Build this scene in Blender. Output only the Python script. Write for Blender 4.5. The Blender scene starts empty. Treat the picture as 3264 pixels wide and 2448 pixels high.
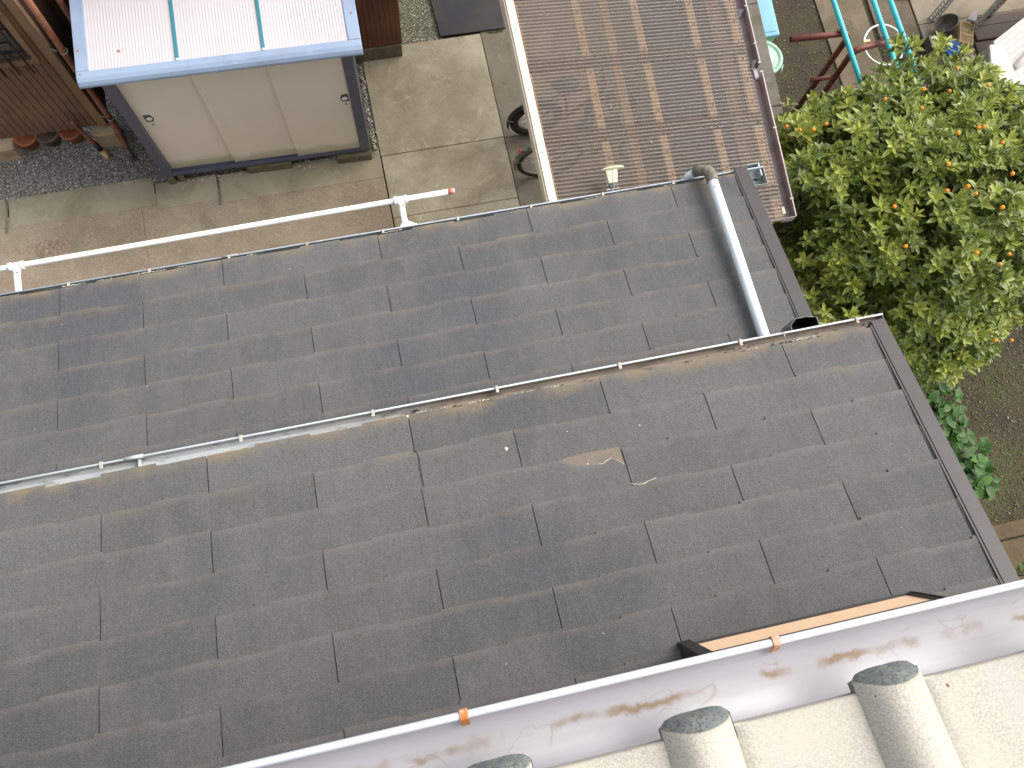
import bpy, math, random
from mathutils import Vector, Matrix
R = math.radians
PI = math.pi
random.seed(7)
S = bpy.context.scene
C = S.collection

# ------------------------------------------------------------------ camera, sky, sun, exposure
CZ = 7.15
cd = bpy.data.cameras.new('Camera')
cam = bpy.data.objects.new('Camera', cd)
C.objects.link(cam)
cam.location = (0, 0, CZ)
cam.rotation_euler = (0.2336, -0.0675, -0.2097)
cd.sensor_width = 36
cd.lens = 36 * 2689.67 / 3264
cd.clip_start = 0.05
cd.clip_end = 500
S.camera = cam

SUN_EL, SUN_AZ = 48, 76          # azimuth measured from +Y towards +X
w = bpy.data.worlds.new("World")
S.world = w
w.use_nodes = True
nt = w.node_tree
sky = nt.nodes.new('ShaderNodeTexSky')
sky.sky_type = 'NISHITA'
sky.sun_disc = False
sky.sun_elevation = R(SUN_EL)
sky.sun_rotation = R(SUN_AZ)
sky.air_density = 1.0
sky.dust_density = 5.0
sky.ozone_density = 0.6
bg = nt.nodes['Background']
hs = nt.nodes.new('ShaderNodeHueSaturation')
hs.inputs['Saturation'].default_value = 0.35
nt.links.new(sky.outputs[0], hs.inputs['Color'])
nt.links.new(hs.outputs[0], bg.inputs['Color'])
bg.inputs['Strength'].default_value = 0.15
sd = bpy.data.lights.new('Sun', 'SUN')
sd.energy = 0.5
sd.angle = R(50)
sd.color = (1.0, 0.96, 0.90)
so = bpy.data.objects.new('Sun', sd)
C.objects.link(so)
_d = Vector((math.sin(R(SUN_AZ)) * math.cos(R(SUN_EL)), math.cos(R(SUN_AZ)) * math.cos(R(SUN_EL)), math.sin(R(SUN_EL))))
so.rotation_euler = (-_d).to_track_quat('-Z', 'Y').to_euler()
S.view_settings.view_transform = 'Standard'
S.view_settings.look = 'None'
S.view_settings.gamma = 1
S.view_settings.exposure = 1.17
S.render.engine = 'CYCLES'

# ------------------------------------------------------------------ helpers
class MB:
    """collects geometry, builds ONE mesh object"""
    def __init__(s):
        s.v = []; s.f = []; s.m = []; s.uv = {}; s.col = {}; s.sm = []
    def face(s, idx, m=0, smooth=False):
        s.f.append(tuple(idx)); s.m.append(m); s.sm.append(smooth)
    def box(s, a, b, m=0, M=None):
        x0, y0, z0 = a; x1, y1, z1 = b
        n = len(s.v)
        P = [(x0,y0,z0),(x1,y0,z0),(x1,y1,z0),(x0,y1,z0),(x0,y0,z1),(x1,y0,z1),(x1,y1,z1),(x0,y1,z1)]
        if M: P = [tuple(M @ Vector(p)) for p in P]
        s.v += P
        for q in ((0,3,2,1),(4,5,6,7),(0,1,5,4),(1,2,6,5),(2,3,7,6),(3,0,4,7)):
            s.face([n+i for i in q], m)
        return s
    def hexa(s, bot, top, m=0):
        n = len(s.v); k = len(bot)
        s.v += [tuple(p) for p in bot] + [tuple(p) for p in top]
        s.face([n+i for i in range(k)][::-1], m)
        s.face([n+k+i for i in range(k)], m)
        for i in range(k):
            j = (i+1) % k
            s.face([n+i, n+j, n+k+j, n+k+i], m)
        return s
    def tube(s, pts, r, seg=12, m=0, caps=True, closed=False):
        pts = [Vector(p) for p in pts]
        rs = r if isinstance(r, (list, tuple)) else [r]*len(pts)
        n0 = len(s.v)
        up = None
        k = len(pts)
        for i, p in enumerate(pts):
            if closed:
                t = pts[(i+1) % k] - pts[i-1]
            else:
                t = pts[min(i+1, k-1)] - pts[max(i-1, 0)]
            t.normalize()
            if up is None:
                a = Vector((0,0,1)) if abs(t.z) < .9 else Vector((1,0,0))
                up = t.cross(a).normalized()
            up = (up - t*up.dot(t)).normalized()
            b = t.cross(up)
            for q in range(seg):
                an = 2*PI*q/seg
                s.v.append(tuple(p + (up*math.cos(an) + b*math.sin(an))*rs[i]))
        rng = k if closed else k-1
        for i in range(rng):
            for q in range(seg):
                a = n0+i*seg+q; b2 = n0+i*seg+(q+1) % seg
                i2 = (i+1) % k
                c = n0+i2*seg+(q+1) % seg; d = n0+i2*seg+q
                s.face((a, b2, c, d), m, True)
        if caps and not closed:
            s.face([n0+q for q in range(seg)][::-1], m)
            s.face([n0+(k-1)*seg+q for q in range(seg)], m)
        return s
    def prof(s, pts, x0, x1, m=0, axis='x', closed=True, smooth=False, nx=1, caps=True):
        """extrude (a,b) profile along x"""
        n = len(s.v); k = len(pts)
        for i in range(nx+1):
            x = x0+(x1-x0)*i/nx
            for a, b in pts:
                s.v.append((x, a, b) if axis == 'x' else (a, x, b))
        for i in range(nx):
            for q in range(k if closed else k-1):
                a = n+i*k+q; b = n+i*k+(q+1) % k
                s.face((a, b, b+k, a+k), m, smooth)
        if closed and caps:
            s.face([n+q for q in range(k)][::-1], m)
            s.face([n+nx*k+q for q in range(k)], m)
        return s
    def ball(s, c, r, seg=10, m=0, sc=(1,1,1)):
        n0 = len(s.v); rg = seg//2
        s.v.append((c[0], c[1], c[2]-r*sc[2]))
        for i in range(1, rg):
            ph = -PI/2+PI*i/rg
            for q in range(seg):
                an = 2*PI*q/seg
                s.v.append((c[0]+r*sc[0]*math.cos(ph)*math.cos(an), c[1]+r*sc[1]*math.cos(ph)*math.sin(an), c[2]+r*sc[2]*math.sin(ph)))
        s.v.append((c[0], c[1], c[2]+r*sc[2])); last = len(s.v)-1
        for q in range(seg):
            s.face((n0, n0+1+(q+1) % seg, n0+1+q), m, True)
            s.face((last, n0+1+(rg-2)*seg+q, n0+1+(rg-2)*seg+(q+1) % seg), m, True)
        for i in range(rg-2):
            for q in range(seg):
                a = n0+1+i*seg+q; b = n0+1+i*seg+(q+1) % seg
                s.face((a, b, b+seg, a+seg), m, True)
        return s
    def lathe(s, c, prof, seg=24, m=0, M=None):
        n0 = len(s.v)
        for r, z in prof:
            for q in range(seg):
                an = 2*PI*q/seg
                p = Vector((r*math.cos(an), r*math.sin(an), z))
                if M: p = M @ p
                s.v.append((c[0]+p.x, c[1]+p.y, c[2]+p.z))
        for i in range(len(prof)-1):
            for q in range(seg):
                a = n0+i*seg+q; b = n0+i*seg+(q+1) % seg
                s.face((a, b, b+seg, a+seg), m, True)
        return s
    def build(s, name, mats, parent=None, bevel=0, solid=0):
        me = bpy.data.meshes.new(name)
        me.from_pydata(s.v, [], s.f)
        if not isinstance(mats, (list, tuple)): mats = [mats]
        for mt in mats: me.materials.append(mt)
        me.polygons.foreach_set('material_index', s.m)
        me.polygons.foreach_set('use_smooth', s.sm)
        me.update()
        o = bpy.data.objects.new(name, me)
        C.objects.link(o)
        if parent:
            o.parent = parent
            o.location = -parent_origin(parent)
        if bevel:
            b = o.modifiers.new('Bevel', 'BEVEL'); b.width = bevel; b.segments = 2; b.limit_method = 'ANGLE'
        if solid:
            b = o.modifiers.new('Solid', 'SOLIDIFY'); b.thickness = solid
        return o

_org = {}
def parent_origin(p):
    """geometry is written in world metres: cancel the parents' offsets"""
    return _org.get(p.name, Vector((0,0,0)))
def empty(name, loc, label, cat, group=None):
    o = bpy.data.objects.new(name, None)
    C.objects.link(o)
    o.location = loc
    o.empty_display_size = .2
    _org[o.name] = Vector(loc)
    tag(o, label, cat, group)
    return o
def tag(o, label=None, cat=None, group=None, kind=None):
    if label: o['label'] = label
    if cat: o['category'] = cat
    if group: o['group'] = group
    if kind: o['kind'] = kind
    return o

# ------------------------------------------------------------------ materials
def newmat(name):
    m = bpy.data.materials.new(name)
    m.use_nodes = True
    return m, m.node_tree, m.node_tree.nodes['Principled BSDF']
class NG:
    def __init__(s, t): s.t = t
    def n(s, typ, **k):
        x = s.t.nodes.new(typ)
        for a, b in k.items(): setattr(x, a, b)
        return x
    def l(s, a, b): s.t.links.new(a, b)
    def coord(s, scale=(1,1,1), rot=(0,0,0), kind='Object', loc=(0,0,0)):
        tc = s.n('ShaderNodeTexCoord'); mp = s.n('ShaderNodeMapping')
        mp.inputs['Scale'].default_value = scale
        mp.inputs['Rotation'].default_value = rot
        mp.inputs['Location'].default_value = loc
        s.l(tc.outputs[kind], mp.inputs[0]); return mp.outputs[0]
    def noise(s, vec, scale, detail=4, rough=.55, dist=0):
        x = s.n('ShaderNodeTexNoise')
        x.inputs['Scale'].default_value = scale; x.inputs['Detail'].default_value = detail
        x.inputs['Roughness'].default_value = rough; x.inputs['Distortion'].default_value = dist
        s.l(vec, x.inputs['Vector']); return x.outputs['Fac']
    def ramp(s, fac, stops):
        x = s.n('ShaderNodeValToRGB')
        e = x.color_ramp.elements
        while len(e) > 1: e.remove(e[-1])
        for i, (p, c) in enumerate(stops):
            if isinstance(c, (int, float)): c = (c, c, c)
            if i == 0: e[0].position = p; e[0].color = (*c, 1)
            else:
                q = e.new(p); q.color = (*c, 1)
        s.l(fac, x.inputs[0]); return x.outputs[0]
    def mix(s, fac, a, b, mode='MIX'):
        x = s.n('ShaderNodeMix', data_type='RGBA', blend_type=mode)
        for sock, v in ((x.inputs[0], fac), (x.inputs[6], a), (x.inputs[7], b)):
            if isinstance(v, (int, float)): sock.default_value = v
            elif isinstance(v, tuple): sock.default_value = (*v, 1)
            else: s.l(v, sock)
        return x.outputs[2]
    def math(s, op, a, b=0.0):
        x = s.n('ShaderNodeMath', operation=op)
        for i, v in enumerate((a, b)):
            if isinstance(v, (int, float)): x.inputs[i].default_value = v
            else: s.l(v, x.inputs[i])
        return x.outputs[0]
    def bump(s, h, dist, bsdf, strength=1):
        x = s.n('ShaderNodeBump'); x.inputs['Distance'].default_value = dist
        x.inputs['Strength'].default_value = strength
        s.l(h, x.inputs['Height']); s.l(x.outputs[0], bsdf.inputs['Normal'])

def simple(name, col, rough=.6, metal=0, dirt=None, dscale=6, dpos=(.5,.7), bump=0, bscale=60, speck=None, var=.12, coat=0):
    """base colour with value variation, a dirt / rust layer in patches and fine bump"""
    m, t, b = newmat(name); g = NG(t)
    v = g.coord()
    n1 = g.noise(v, 3.1, 5)
    c = g.mix(n1, tuple(x*(1-var) for x in col), tuple(min(1, x*(1+var)) for x in col))
    if dirt:
        n2 = g.noise(v, dscale, 7, .62)
        f = g.ramp(n2, [(dpos[0], 0), (dpos[1], 1)])
        c = g.mix(f, c, dirt)
    if speck:
        n3 = g.noise(v, speck[1], 3, .6)
        c = g.mix(g.ramp(n3, [(speck[2], 0), (speck[2]+.05, 1)]), c, speck[0])
    g.l(c, b.inputs['Base Color'])
    b.inputs['Roughness'].default_value = rough
    b.inputs['Metallic'].default_value = metal
    if bump: g.bump(g.noise(v, bscale, 5, .6), bump, b)
    return m

M = {}
# slate: attribute 'tone' (r = tone of that slate, g = lichen on eave course, b = distance from exposed edge)
def slate_mat():
    m, t, b = newmat('slate'); g = NG(t)
    at = g.n('ShaderNodeAttribute', attribute_name='tone')
    sp = g.n('ShaderNodeSeparateColor'); g.l(at.outputs['Color'], sp.inputs[0])
    v = g.coord()
    vs = g.coord((1, .10, .10))
    streak = g.noise(vs, 110, 4, .65)
    blot = g.noise(v, 2.2, 6, .6)
    blot2 = g.noise(g.coord((1, .45, .45)), 9, 5, .6)
    fine = g.noise(v, 260, 3, .7)
    c = g.mix(sp.outputs[0], (.078, .081, .082), (.114, .116, .115))
    c = g.mix(g.math('MULTIPLY', g.ramp(blot, [(.35, 0), (.68, 1)]), .6), c, (.072, .070, .072))
    c = g.mix(g.math('MULTIPLY', g.ramp(blot2, [(.42, 0), (.66, 1)]), .5), c, (.125, .121, .113))
    c = g.mix(g.math('MULTIPLY', g.ramp(g.noise(g.coord((1, .6, .6), loc=(7, 3, 1)), 1.3, 5, .55), [(.52, 0), (.62, 1)]), .55), c, (.052, .055, .063))
    c = g.mix(g.ramp(streak, [(.40, .0), (.70, .38)]), c, (.125, .122, .118))
    c = g.mix(g.ramp(g.noise(g.coord((1, .12, .12), loc=(3, 0, 0)), 75, 4, .7), [(.28, .32), (.46, 0)]), c, (.046, .047, .050))
    c = g.mix(g.ramp(fine, [(.36, .7), (.54, 0)]), c, (.028, .029, .032))
    c = g.mix(g.ramp(fine, [(.56, 0), (.72, .6)]), c, (.20, .195, .19))
    # dirt along the exposed edge
    e = g.ramp(sp.outputs[2], [(0, 1), (.06, .7), (.20, 0)])
    en = g.ramp(g.noise(v, 5, 5, .6), [(.35, .15), (.65, 1)])
    c = g.mix(g.math('MULTIPLY', g.math('MULTIPLY', e, en), .42), c, (.175, .16, .14))
    # ochre lichen at eaves
    l = g.math('MULTIPLY', sp.outputs[1], g.ramp(g.noise(v, 7, 7, .65), [(.40, 0), (.62, 1)]))
    l2 = g.math('MULTIPLY', l, g.ramp(sp.outputs[2], [(0, 1), (.38, .0)]))
    c = g.mix(g.math('MULTIPLY', l2, .70), c, (.21, .155, .085))
    sm = g.math('MULTIPLY', g.ramp(g.noise(v, 22, 5, .7), [(.71, 0), (.76, 1)]), g.ramp(sp.outputs[2], [(0, 1), (.12, 0)]))
    c = g.mix(sm, c, (.30, .17, .06))
    wsp = g.ramp(g.noise(v, 46, 2, .5), [(.785, 0), (.80, 1)])
    c = g.mix(wsp, c, (.30, .30, .29))
    g.l(c, b.inputs['Base Color'])
    b.inputs['Roughness'].default_value = .78
    b.inputs['Specular IOR Level'].default_value = .35
    h = g.math('ADD', g.math('MULTIPLY', streak, .7), fine)
    g.bump(h, .0018, b, .9)
    return m
M['slate'] = slate_mat()
M['dark'] = simple('dark_underlay', (.015, .014, .014), .9)
M['rake'] = simple('brown_flashing', (.050, .041, .040), .45, 0, (.07, .06, .055), 14, (.55, .8), .0004, 90)
M['gutterB'] = simple('old_gutter', (.42, .47, .46), .5, 0, (.25, .235, .20), 3.0, (.42, .7), .0006, 60, ((.12, .11, .09), 40, .68))
M['gutter_dirty'] = simple('dirty_gutter', (.27, .265, .245), .7, 0, (.17, .12, .075), 5, (.4, .6), .001, 60, ((.08, .07, .05), 50, .66))
M['rim'] = simple('gutter_rim', (.42, .45, .47), .45, 0, (.42, .42, .40), 12, (.55, .75))
M['rimA'] = simple('gutter_rim_grey', (.30, .35, .40), .45, 0, (.22, .20, .18), 12, (.55, .75))
M['hook'] = simple('gutter_hook', (.42, .39, .33), .6, 0, (.28, .17, .09), 30, (.55, .7))
M['rust'] = simple('rusty_strap', (.55, .47, .37), .65, 0, (.46, .155, .035), 38, (.34, .50), .001, 80)
M['hopper'] = simple('dark_hopper', (.14, .155, .14), .6, 0, (.05, .05, .045), 20, (.4, .6))
M['black'] = simple('black_plastic', (.012, .012, .013), .5)
def pipe_mat():
    m, t, b = newmat('white_pvc'); g = NG(t)
    v = g.coord()
    c = g.mix(g.noise(v, 9, 6, .7), (.62, .70, .73), (.82, .86, .87))
    f = g.ramp(g.noise(g.coord((1, .6, 1)), 26, 8, .75), [(.60, 0), (.66, 1)])
    c = g.mix(f, c, (.30, .30, .26))
    g.l(c, b.inputs['Base Color']); b.inputs['Roughness'].default_value = .45
    return m
M['pvc'] = pipe_mat()
M['elbow'] = simple('mossy_elbow', (.24, .22, .17), .8, 0, (.12, .11, .08), 30, (.4, .6), .001, 90)
M['white'] = simple('white_pipe', (.86, .86, .84), .35, 0, (.70, .70, .66), 10, (.55, .8), var=.05)
M['red_tape'] = simple('red_tape', (.62, .14, .10), .5)
M['cover'] = simple('faded_cover', (.72, .66, .58), .6, 0, (.6, .52, .44), 12, (.5, .7))
M['cream'] = simple('cream_plastic', (.74, .72, .48), .4, 0, (.60, .55, .40), 20, (.5, .8))
M['wire'] = simple('wire', (.35, .36, .36), .35, .7)
M['wallcream'] = simple('rendered_wall', (.55, .50, .42), .9, 0, (.42, .38, .31), 3, (.4, .8), .002, 80)

def ugutter_mat():
    m, t, b = newmat('white_gutter_stained'); g = NG(t)
    v = g.coord()
    c = g.mix(g.noise(v, 5, 4), (.355, .350, .366), (.415, .408, .425))
    # streaky film along the gutter
    c = g.mix(g.ramp(g.noise(g.coord((1, 9, 9)), 3.5, 5, .6), [(.45, 0), (.75, .55)]), c, (.31, .28, .295))
    tc = g.n('ShaderNodeTexCoord'); sx = g.n('ShaderNodeSeparateXYZ'); g.l(tc.outputs['Object'], sx.inputs[0])
    # silt line lying along the gutter bottom: narrow in y, broken in x
    wob = g.math('MULTIPLY', g.math('SUBTRACT', g.noise(v, 14, 5, .7), .5), .05)
    dy = g.math('ABSOLUTE', g.math('ADD', g.math('SUBTRACT', sx.outputs[1], -.2445), wob))
    band = g.ramp(dy, [(0, 1), (.005, .85), (.009, 0)])
    brk = g.ramp(g.noise(g.coord((1, 0, 0)), 6.0, 3, .6), [(.46, 0), (.55, 1)])
    c = g.mix(g.math('MULTIPLY', g.math('MULTIPLY', band, brk), .85), c, (.22, .15, .075))
    # tide rings
    rn = g.noise(g.coord((1, 1.6, 1.6)), 9, 2, .4, .5)
    ring = g.ramp(rn, [(.605, 0), (.613, 1), (.622, 0)])
    area = g.ramp(g.math('ABSOLUTE', g.math('SUBTRACT', sx.outputs[1], -.245)), [(.015, 1), (.032, 0)])
    c = g.mix(g.math('MULTIPLY', g.math('MULTIPLY', ring, area), .5), c, (.24, .19, .15))
    sp = g.ramp(g.noise(v, 160, 2), [(.72, 0), (.76, 1)])
    c = g.mix(g.math('MULTIPLY', sp, .7), c, (.30, .28, .26))
    g.l(c, b.inputs['Base Color']); b.inputs['Roughness'].default_value = .38
    return m
M['ugutter'] = ugutter_mat()
M['urim'] = simple('white_rim', (.50, .51, .54), .3, var=.03)

def kawara_mat():
    m, t, b = newmat('painted_cement_tile'); g = NG(t)
    v = g.coord()
    c = g.mix(g.noise(v, 14, 5), (.40, .372, .295), (.49, .46, .385))
    big = g.ramp(g.noise(v, 7, 5, .6), [(.32, .15), (.58, 1)])
    sp = g.ramp(g.noise(v, 300, 4, .75), [(.46, 0), (.56, 1)])
    c = g.mix(g.math('MULTIPLY', g.math('MULTIPLY', sp, big), .55), c, (.20, .19, .165))
    vo = g.n('ShaderNodeTexVoronoi', feature='DISTANCE_TO_EDGE'); vo.inputs['Scale'].default_value = 190
    g.l(v, vo.inputs['Vector'])
    cr = g.ramp(vo.outputs['Distance'], [(.0, 1), (.09, 0)])
    c = g.mix(g.math('MULTIPLY', g.math('MULTIPLY', cr, big), .35), c, (.25, .23, .24))
    st = g.ramp(g.noise(g.coord((1, .22, .22)), 15, 6, .7), [(.55, 0), (.72, 1)])
    c = g.mix(g.math('MULTIPLY', st, .65), c, (.38, .36, .35))
    rd = g.ramp(g.noise(v, 75, 1), [(.79, 0), (.80, 1)])
    c = g.mix(rd, c, (.20, .06, .04))
    g.l(c, b.inputs['Base Color']); b.inputs['Roughness'].default_value = .7
    g.bump(g.noise(v, 300, 4, .7), .0009, b)
    return m
M['kawara'] = kawara_mat()
M['kcap'] = simple('weathered_tile_end', (.12, .14, .145), .6, 0, (.20, .205, .175), 60, (.42, .65), .001, 200, ((.075, .082, .08), 200, .54))
M['fascia_grey'] = simple('grey_sarking', (.24, .21, .21), .7)

def concrete(name, a, bcol, dark, green=None, scale=1.0, moss=0, grain=.4):
    m, t, b = newmat(name); g = NG(t)
    v = g.coord()
    c = g.mix(g.ramp(g.noise(v, 1.7*scale, 7, .62, .6), [(.36, 0), (.64, 1)]), a, bcol)
    c = g.mix(g.math('MULTIPLY', g.ramp(g.noise(g.coord(loc=(5, 9, 2)), 2.6*scale, 7, .65, .8), [(.48, 0), (.70, 1)]), .75), c, dark)
    if green:
        c = g.mix(g.math('MULTIPLY', g.ramp(g.noise(g.coord(loc=(2, 4, 6)), 1.2*scale, 6, .6), [(.5, 0), (.68, 1)]), .7), c, green)
    c = g.mix(g.math('MULTIPLY', g.ramp(g.noise(v, 8*scale, 6, .7, 1.2), [(.57, 0), (.70, 1)]), .45), c, tuple(min(1, x*1.45) for x in bcol))
    fn = g.noise(v, 130, 4, .75)
    c = g.mix(g.ramp(fn, [(.32, grain), (.5, 0)]), c, tuple(x*.35 for x in a))
    c = g.mix(g.ramp(fn, [(.56, 0), (.74, grain)]), c, tuple(min(1, x*1.7) for x in bcol))
    g.l(c, b.inputs['Base Color']); b.inputs['Roughness'].default_value = .88
    g.bump(g.math('ADD', fn, g.noise(v, 30, 4)), .0022, b, .7)
    return m
M['conc'] = concrete('yard_concrete', (.32, .28, .195), (.45, .415, .31), (.215, .17, .11), (.235, .22, .125))
M['conc_strip'] = concrete('strip_concrete', (.27, .235, .16), (.36, .33, .235), (.18, .15, .095), (.20, .19, .11))
M['pink'] = concrete('pink_aggregate', (.27, .215, .155), (.36, .30, .22), (.20, .16, .105), None, 1.0, 0, .7)
M['conc_dark'] = concrete('carport_floor', (.16, .14, .10), (.22, .20, .15), (.10, .08, .06))
M['conc_wall'] = concrete('block_wall_top', (.13, .115, .095), (.20, .18, .15), (.08, .065, .045), (.09, .08, .04), 3)
M['path'] = concrete('yard_path', (.125, .092, .058), (.165, .128, .085), (.08, .06, .035), (.075, .068, .025), 2, 0, .7)
M['slab'] = concrete('pale_slab', (.22, .18, .125), (.28, .235, .175), (.15, .115, .08))
M['paver'] = concrete('brown_paver', (.075, .048, .022), (.10, .066, .032), (.05, .035, .016), (.09, .075, .02), 4)

def soil_mat(name, a, b_, lt, moss, mossamt=.5, stone=90):
    m, t, b = newmat(name); g = NG(t)
    v = g.coord()
    c = g.mix(g.ramp(g.noise(v, 5, 8, .7), [(.35, 0), (.65, 1)]), a, b_)
    mf = g.ramp(g.noise(g.coord(loc=(3, 1, 0)), 1.6, 7, .68, .5), [(.50-.1*mossamt, 0), (.66, 1)])
    mg = g.ramp(g.noise(v, 55, 4, .7), [(.42, 0), (.55, 1)])
    c = g.mix(g.math('MULTIPLY', mf, g.math('MULTIPLY', mg, .85)), c, moss)
    vo = g.n('ShaderNodeTexVoronoi'); vo.inputs['Scale'].default_value = stone; g.l(v, vo.inputs['Vector'])
    s2 = g.n('ShaderNodeSeparateColor'); g.l(vo.outputs['Color'], s2.inputs[0])
    pick = g.ramp(s2.outputs[0], [(.86, 0), (.9, 1)])
    inside = g.ramp(vo.outputs['Distance'], [(.35, 1), (.5, 0)])
    c = g.mix(g.math('MULTIPLY', g.math('MULTIPLY', pick, inside), .6), c, lt)
    g.l(c, b.inputs['Base Color']); b.inputs['Roughness'].default_value = .95
    g.bump(g.math('ADD', g.noise(v, 40, 8, .75), g.math('MULTIPLY', vo.outputs['Distance'], -.8)), .02, b, .8)
    return m
M['soil'] = soil_mat('garden_soil', (.036, .026, .014), (.064, .047, .027), (.17, .145, .10), (.07, .08, .02), .6)
def gravel_mat(name, cols, scale):
    cols = [(p, tuple(min(1, x*2.3) for x in q)) for p, q in cols]
    m, t, b = newmat(name); g = NG(t)
    v = g.coord()
    vo = g.n('ShaderNodeTexVoronoi'); vo.inputs['Scale'].default_value = scale; g.l(v, vo.inputs['Vector'])
    s2 = g.n('ShaderNodeSeparateColor'); g.l(vo.outputs['Color'], s2.inputs[0])
    c = g.ramp(s2.outputs[0], cols)
    c = g.mix(g.ramp(vo.outputs['Distance'], [(.38, 0), (.70, .75)]), c, (.04, .037, .03))
    g.l(c, b.inputs['Base Color']); b.inputs['Roughness'].default_value = .85
    g.bump(g.math('MULTIPLY', vo.outputs['Distance'], -1), .012, b, 1)
    return m
M['gravel'] = gravel_mat('grey_gravel', [(0, (.085, .082, .07)), (.4, (.115, .110, .095)), (.8, (.15, .145, .128)), (.96, (.20, .195, .18)), (1, (.38, .37, .35))], 72)
M['gravel2'] = gravel_mat('mossy_gravel', [(0, (.05, .055, .035)), (.5, (.095, .10, .065)), (.9, (.14, .14, .10)), (1, (.28, .27, .22))], 70)
M['pebble'] = simple('pale_pebble', (.38, .295, .22), .8, 0, (.25, .18, .125), 30, (.4, .6), 0, 60, None, .35)
M['wpebble'] = simple('white_pebble', (.55, .51, .42), .7, 0, (.36, .31, .22), 30, (.45, .65))

# shed
M['shed_roof_frame'] = simple('pale_blue_steel', (.26, .335, .455), .42, 0, (.20, .25, .35), 2.5, (.45, .7), 0, 60, ((.30, .14, .06), 60, .74), .06)
M['shed_frame'] = simple('slate_blue_steel', (.080, .090, .14), .4, 0, (.13, .135, .17), 5, (.5, .8))
def door_mat():
    m, t, b = newmat('beige_steel_door'); g = NG(t)
    v = g.coord()
    c = g.mix(g.noise(v, 2.5, 4), (.76, .71, .61), (.83, .78, .68))
    tc = g.n('ShaderNodeTexCoord'); sx = g.n('ShaderNodeSeparateXYZ'); g.l(tc.outputs['Object'], sx.inputs[0])
    # algae splashed up from the rail, ragged
    hgt = g.math('ADD', sx.outputs[2], g.math('MULTIPLY', g.noise(g.coord((1, 1, 1)), 7, 6, .7), -.20))
    f = g.ramp(hgt, [(.13, 1), (.20, 0)])
    c = g.mix(g.math('MULTIPLY', f, .6), c, (.42, .39, .24))
    g.l(c, b.inputs['Base Color']); b.inputs['Roughness'].default_value = .5
    return m
M['door'] = door_mat()
def frp_mat():
    m, t, b = newmat('white_corrugated_panel'); g = NG(t)
    tc = g.n('ShaderNodeTexCoord')
    wv = g.n('ShaderNodeTexWave'); wv.inputs['Scale'].default_value = 14.3; wv.bands_direction = 'X'
    g.l(tc.outputs['Object'], wv.inputs['Vector'])
    v = g.coord()
    area = g.ramp(g.noise(g.coord(loc=(.4, 0, 0)), 1.1, 4, .5), [(.56, 0), (.64, 1)])
    dirt = g.math('MULTIPLY', g.math('MULTIPLY', g.ramp(wv.outputs['Fac'], [(.0, 1), (.45, 0)]), area), g.ramp(g.noise(v, 45, 6, .75), [(.35, 0), (.6, .8)]))
    c = g.mix(dirt, g.mix(g.noise(v, 6, 4), (.46, .435, .45), (.52, .49, .51)), (.30, .29, .28))
    g.l(c, b.inputs['Base Color']); b.inputs['Roughness'].default_value = .45
    return m
M['frp'] = frp_mat()
M['teal'] = simple('teal_batten', (.030, .18, .23), .45)
M['steel'] = simple('handle_steel', (.72, .72, .70), .35)
M['mossblock'] = concrete('mossy_block', (.13, .115, .07), (.19, .165, .11), (.07, .065, .03), (.10, .10, .03), 6)

# carport
def poly_mat():
    m, t, b = newmat('brown_polycarbonate'); g = NG(t)
    v = g.coord()
    c = g.mix(g.noise(v, 4, 5), (.17, .140, .117), (.22, .185, .158))
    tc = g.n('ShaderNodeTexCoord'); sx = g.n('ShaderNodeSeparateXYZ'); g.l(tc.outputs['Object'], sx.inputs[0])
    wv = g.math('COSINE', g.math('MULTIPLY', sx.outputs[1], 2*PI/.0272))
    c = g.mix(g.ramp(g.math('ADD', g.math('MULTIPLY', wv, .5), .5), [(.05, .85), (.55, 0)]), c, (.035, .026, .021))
    c = g.mix(g.ramp(g.noise(v, 18, 6, .7), [(.58, 0), (.8, .5)]), c, (.20, .16, .13))
    g.l(c, b.inputs['Base Color']); b.inputs['Roughness'].default_value = .27
    b.inputs['Specular IOR Level'].default_value = .6
    tr = g.n('ShaderNodeBsdfTransparent'); tr.inputs[0].default_value = (.86, .76, .63, 1)
    mx = g.n('ShaderNodeMixShader'); mx.inputs[0].default_value = .64
    g.l(tr.outputs[0], mx.inputs[1]); g.l(b.outputs[0], mx.inputs[2])
    g.l(mx.outputs[0], t.nodes['Material Output'].inputs['Surface'])
    return m
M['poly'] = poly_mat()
M['beige'] = simple('beige_aluminium', (.66, .55, .42), .45, 0, (.52, .42, .31), 6, (.55, .8), var=.05)
M['purlin'] = simple('purlin', (.85, .68, .50), .5, 0, (.5, .36, .26), 9, (.5, .8))
M['mauve'] = simple('mauve_brown_gutter', (.29, .225, .21), .5, 0, (.15, .115, .105), 7, (.5, .7))
M['mauve_lt'] = simple('mauve_rim', (.36, .30, .30), .45)
M['screw'] = simple('screw_cap', (.10, .06, .05), .4)
M['clip'] = simple('clip', (.30, .28, .31), .5)

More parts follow.
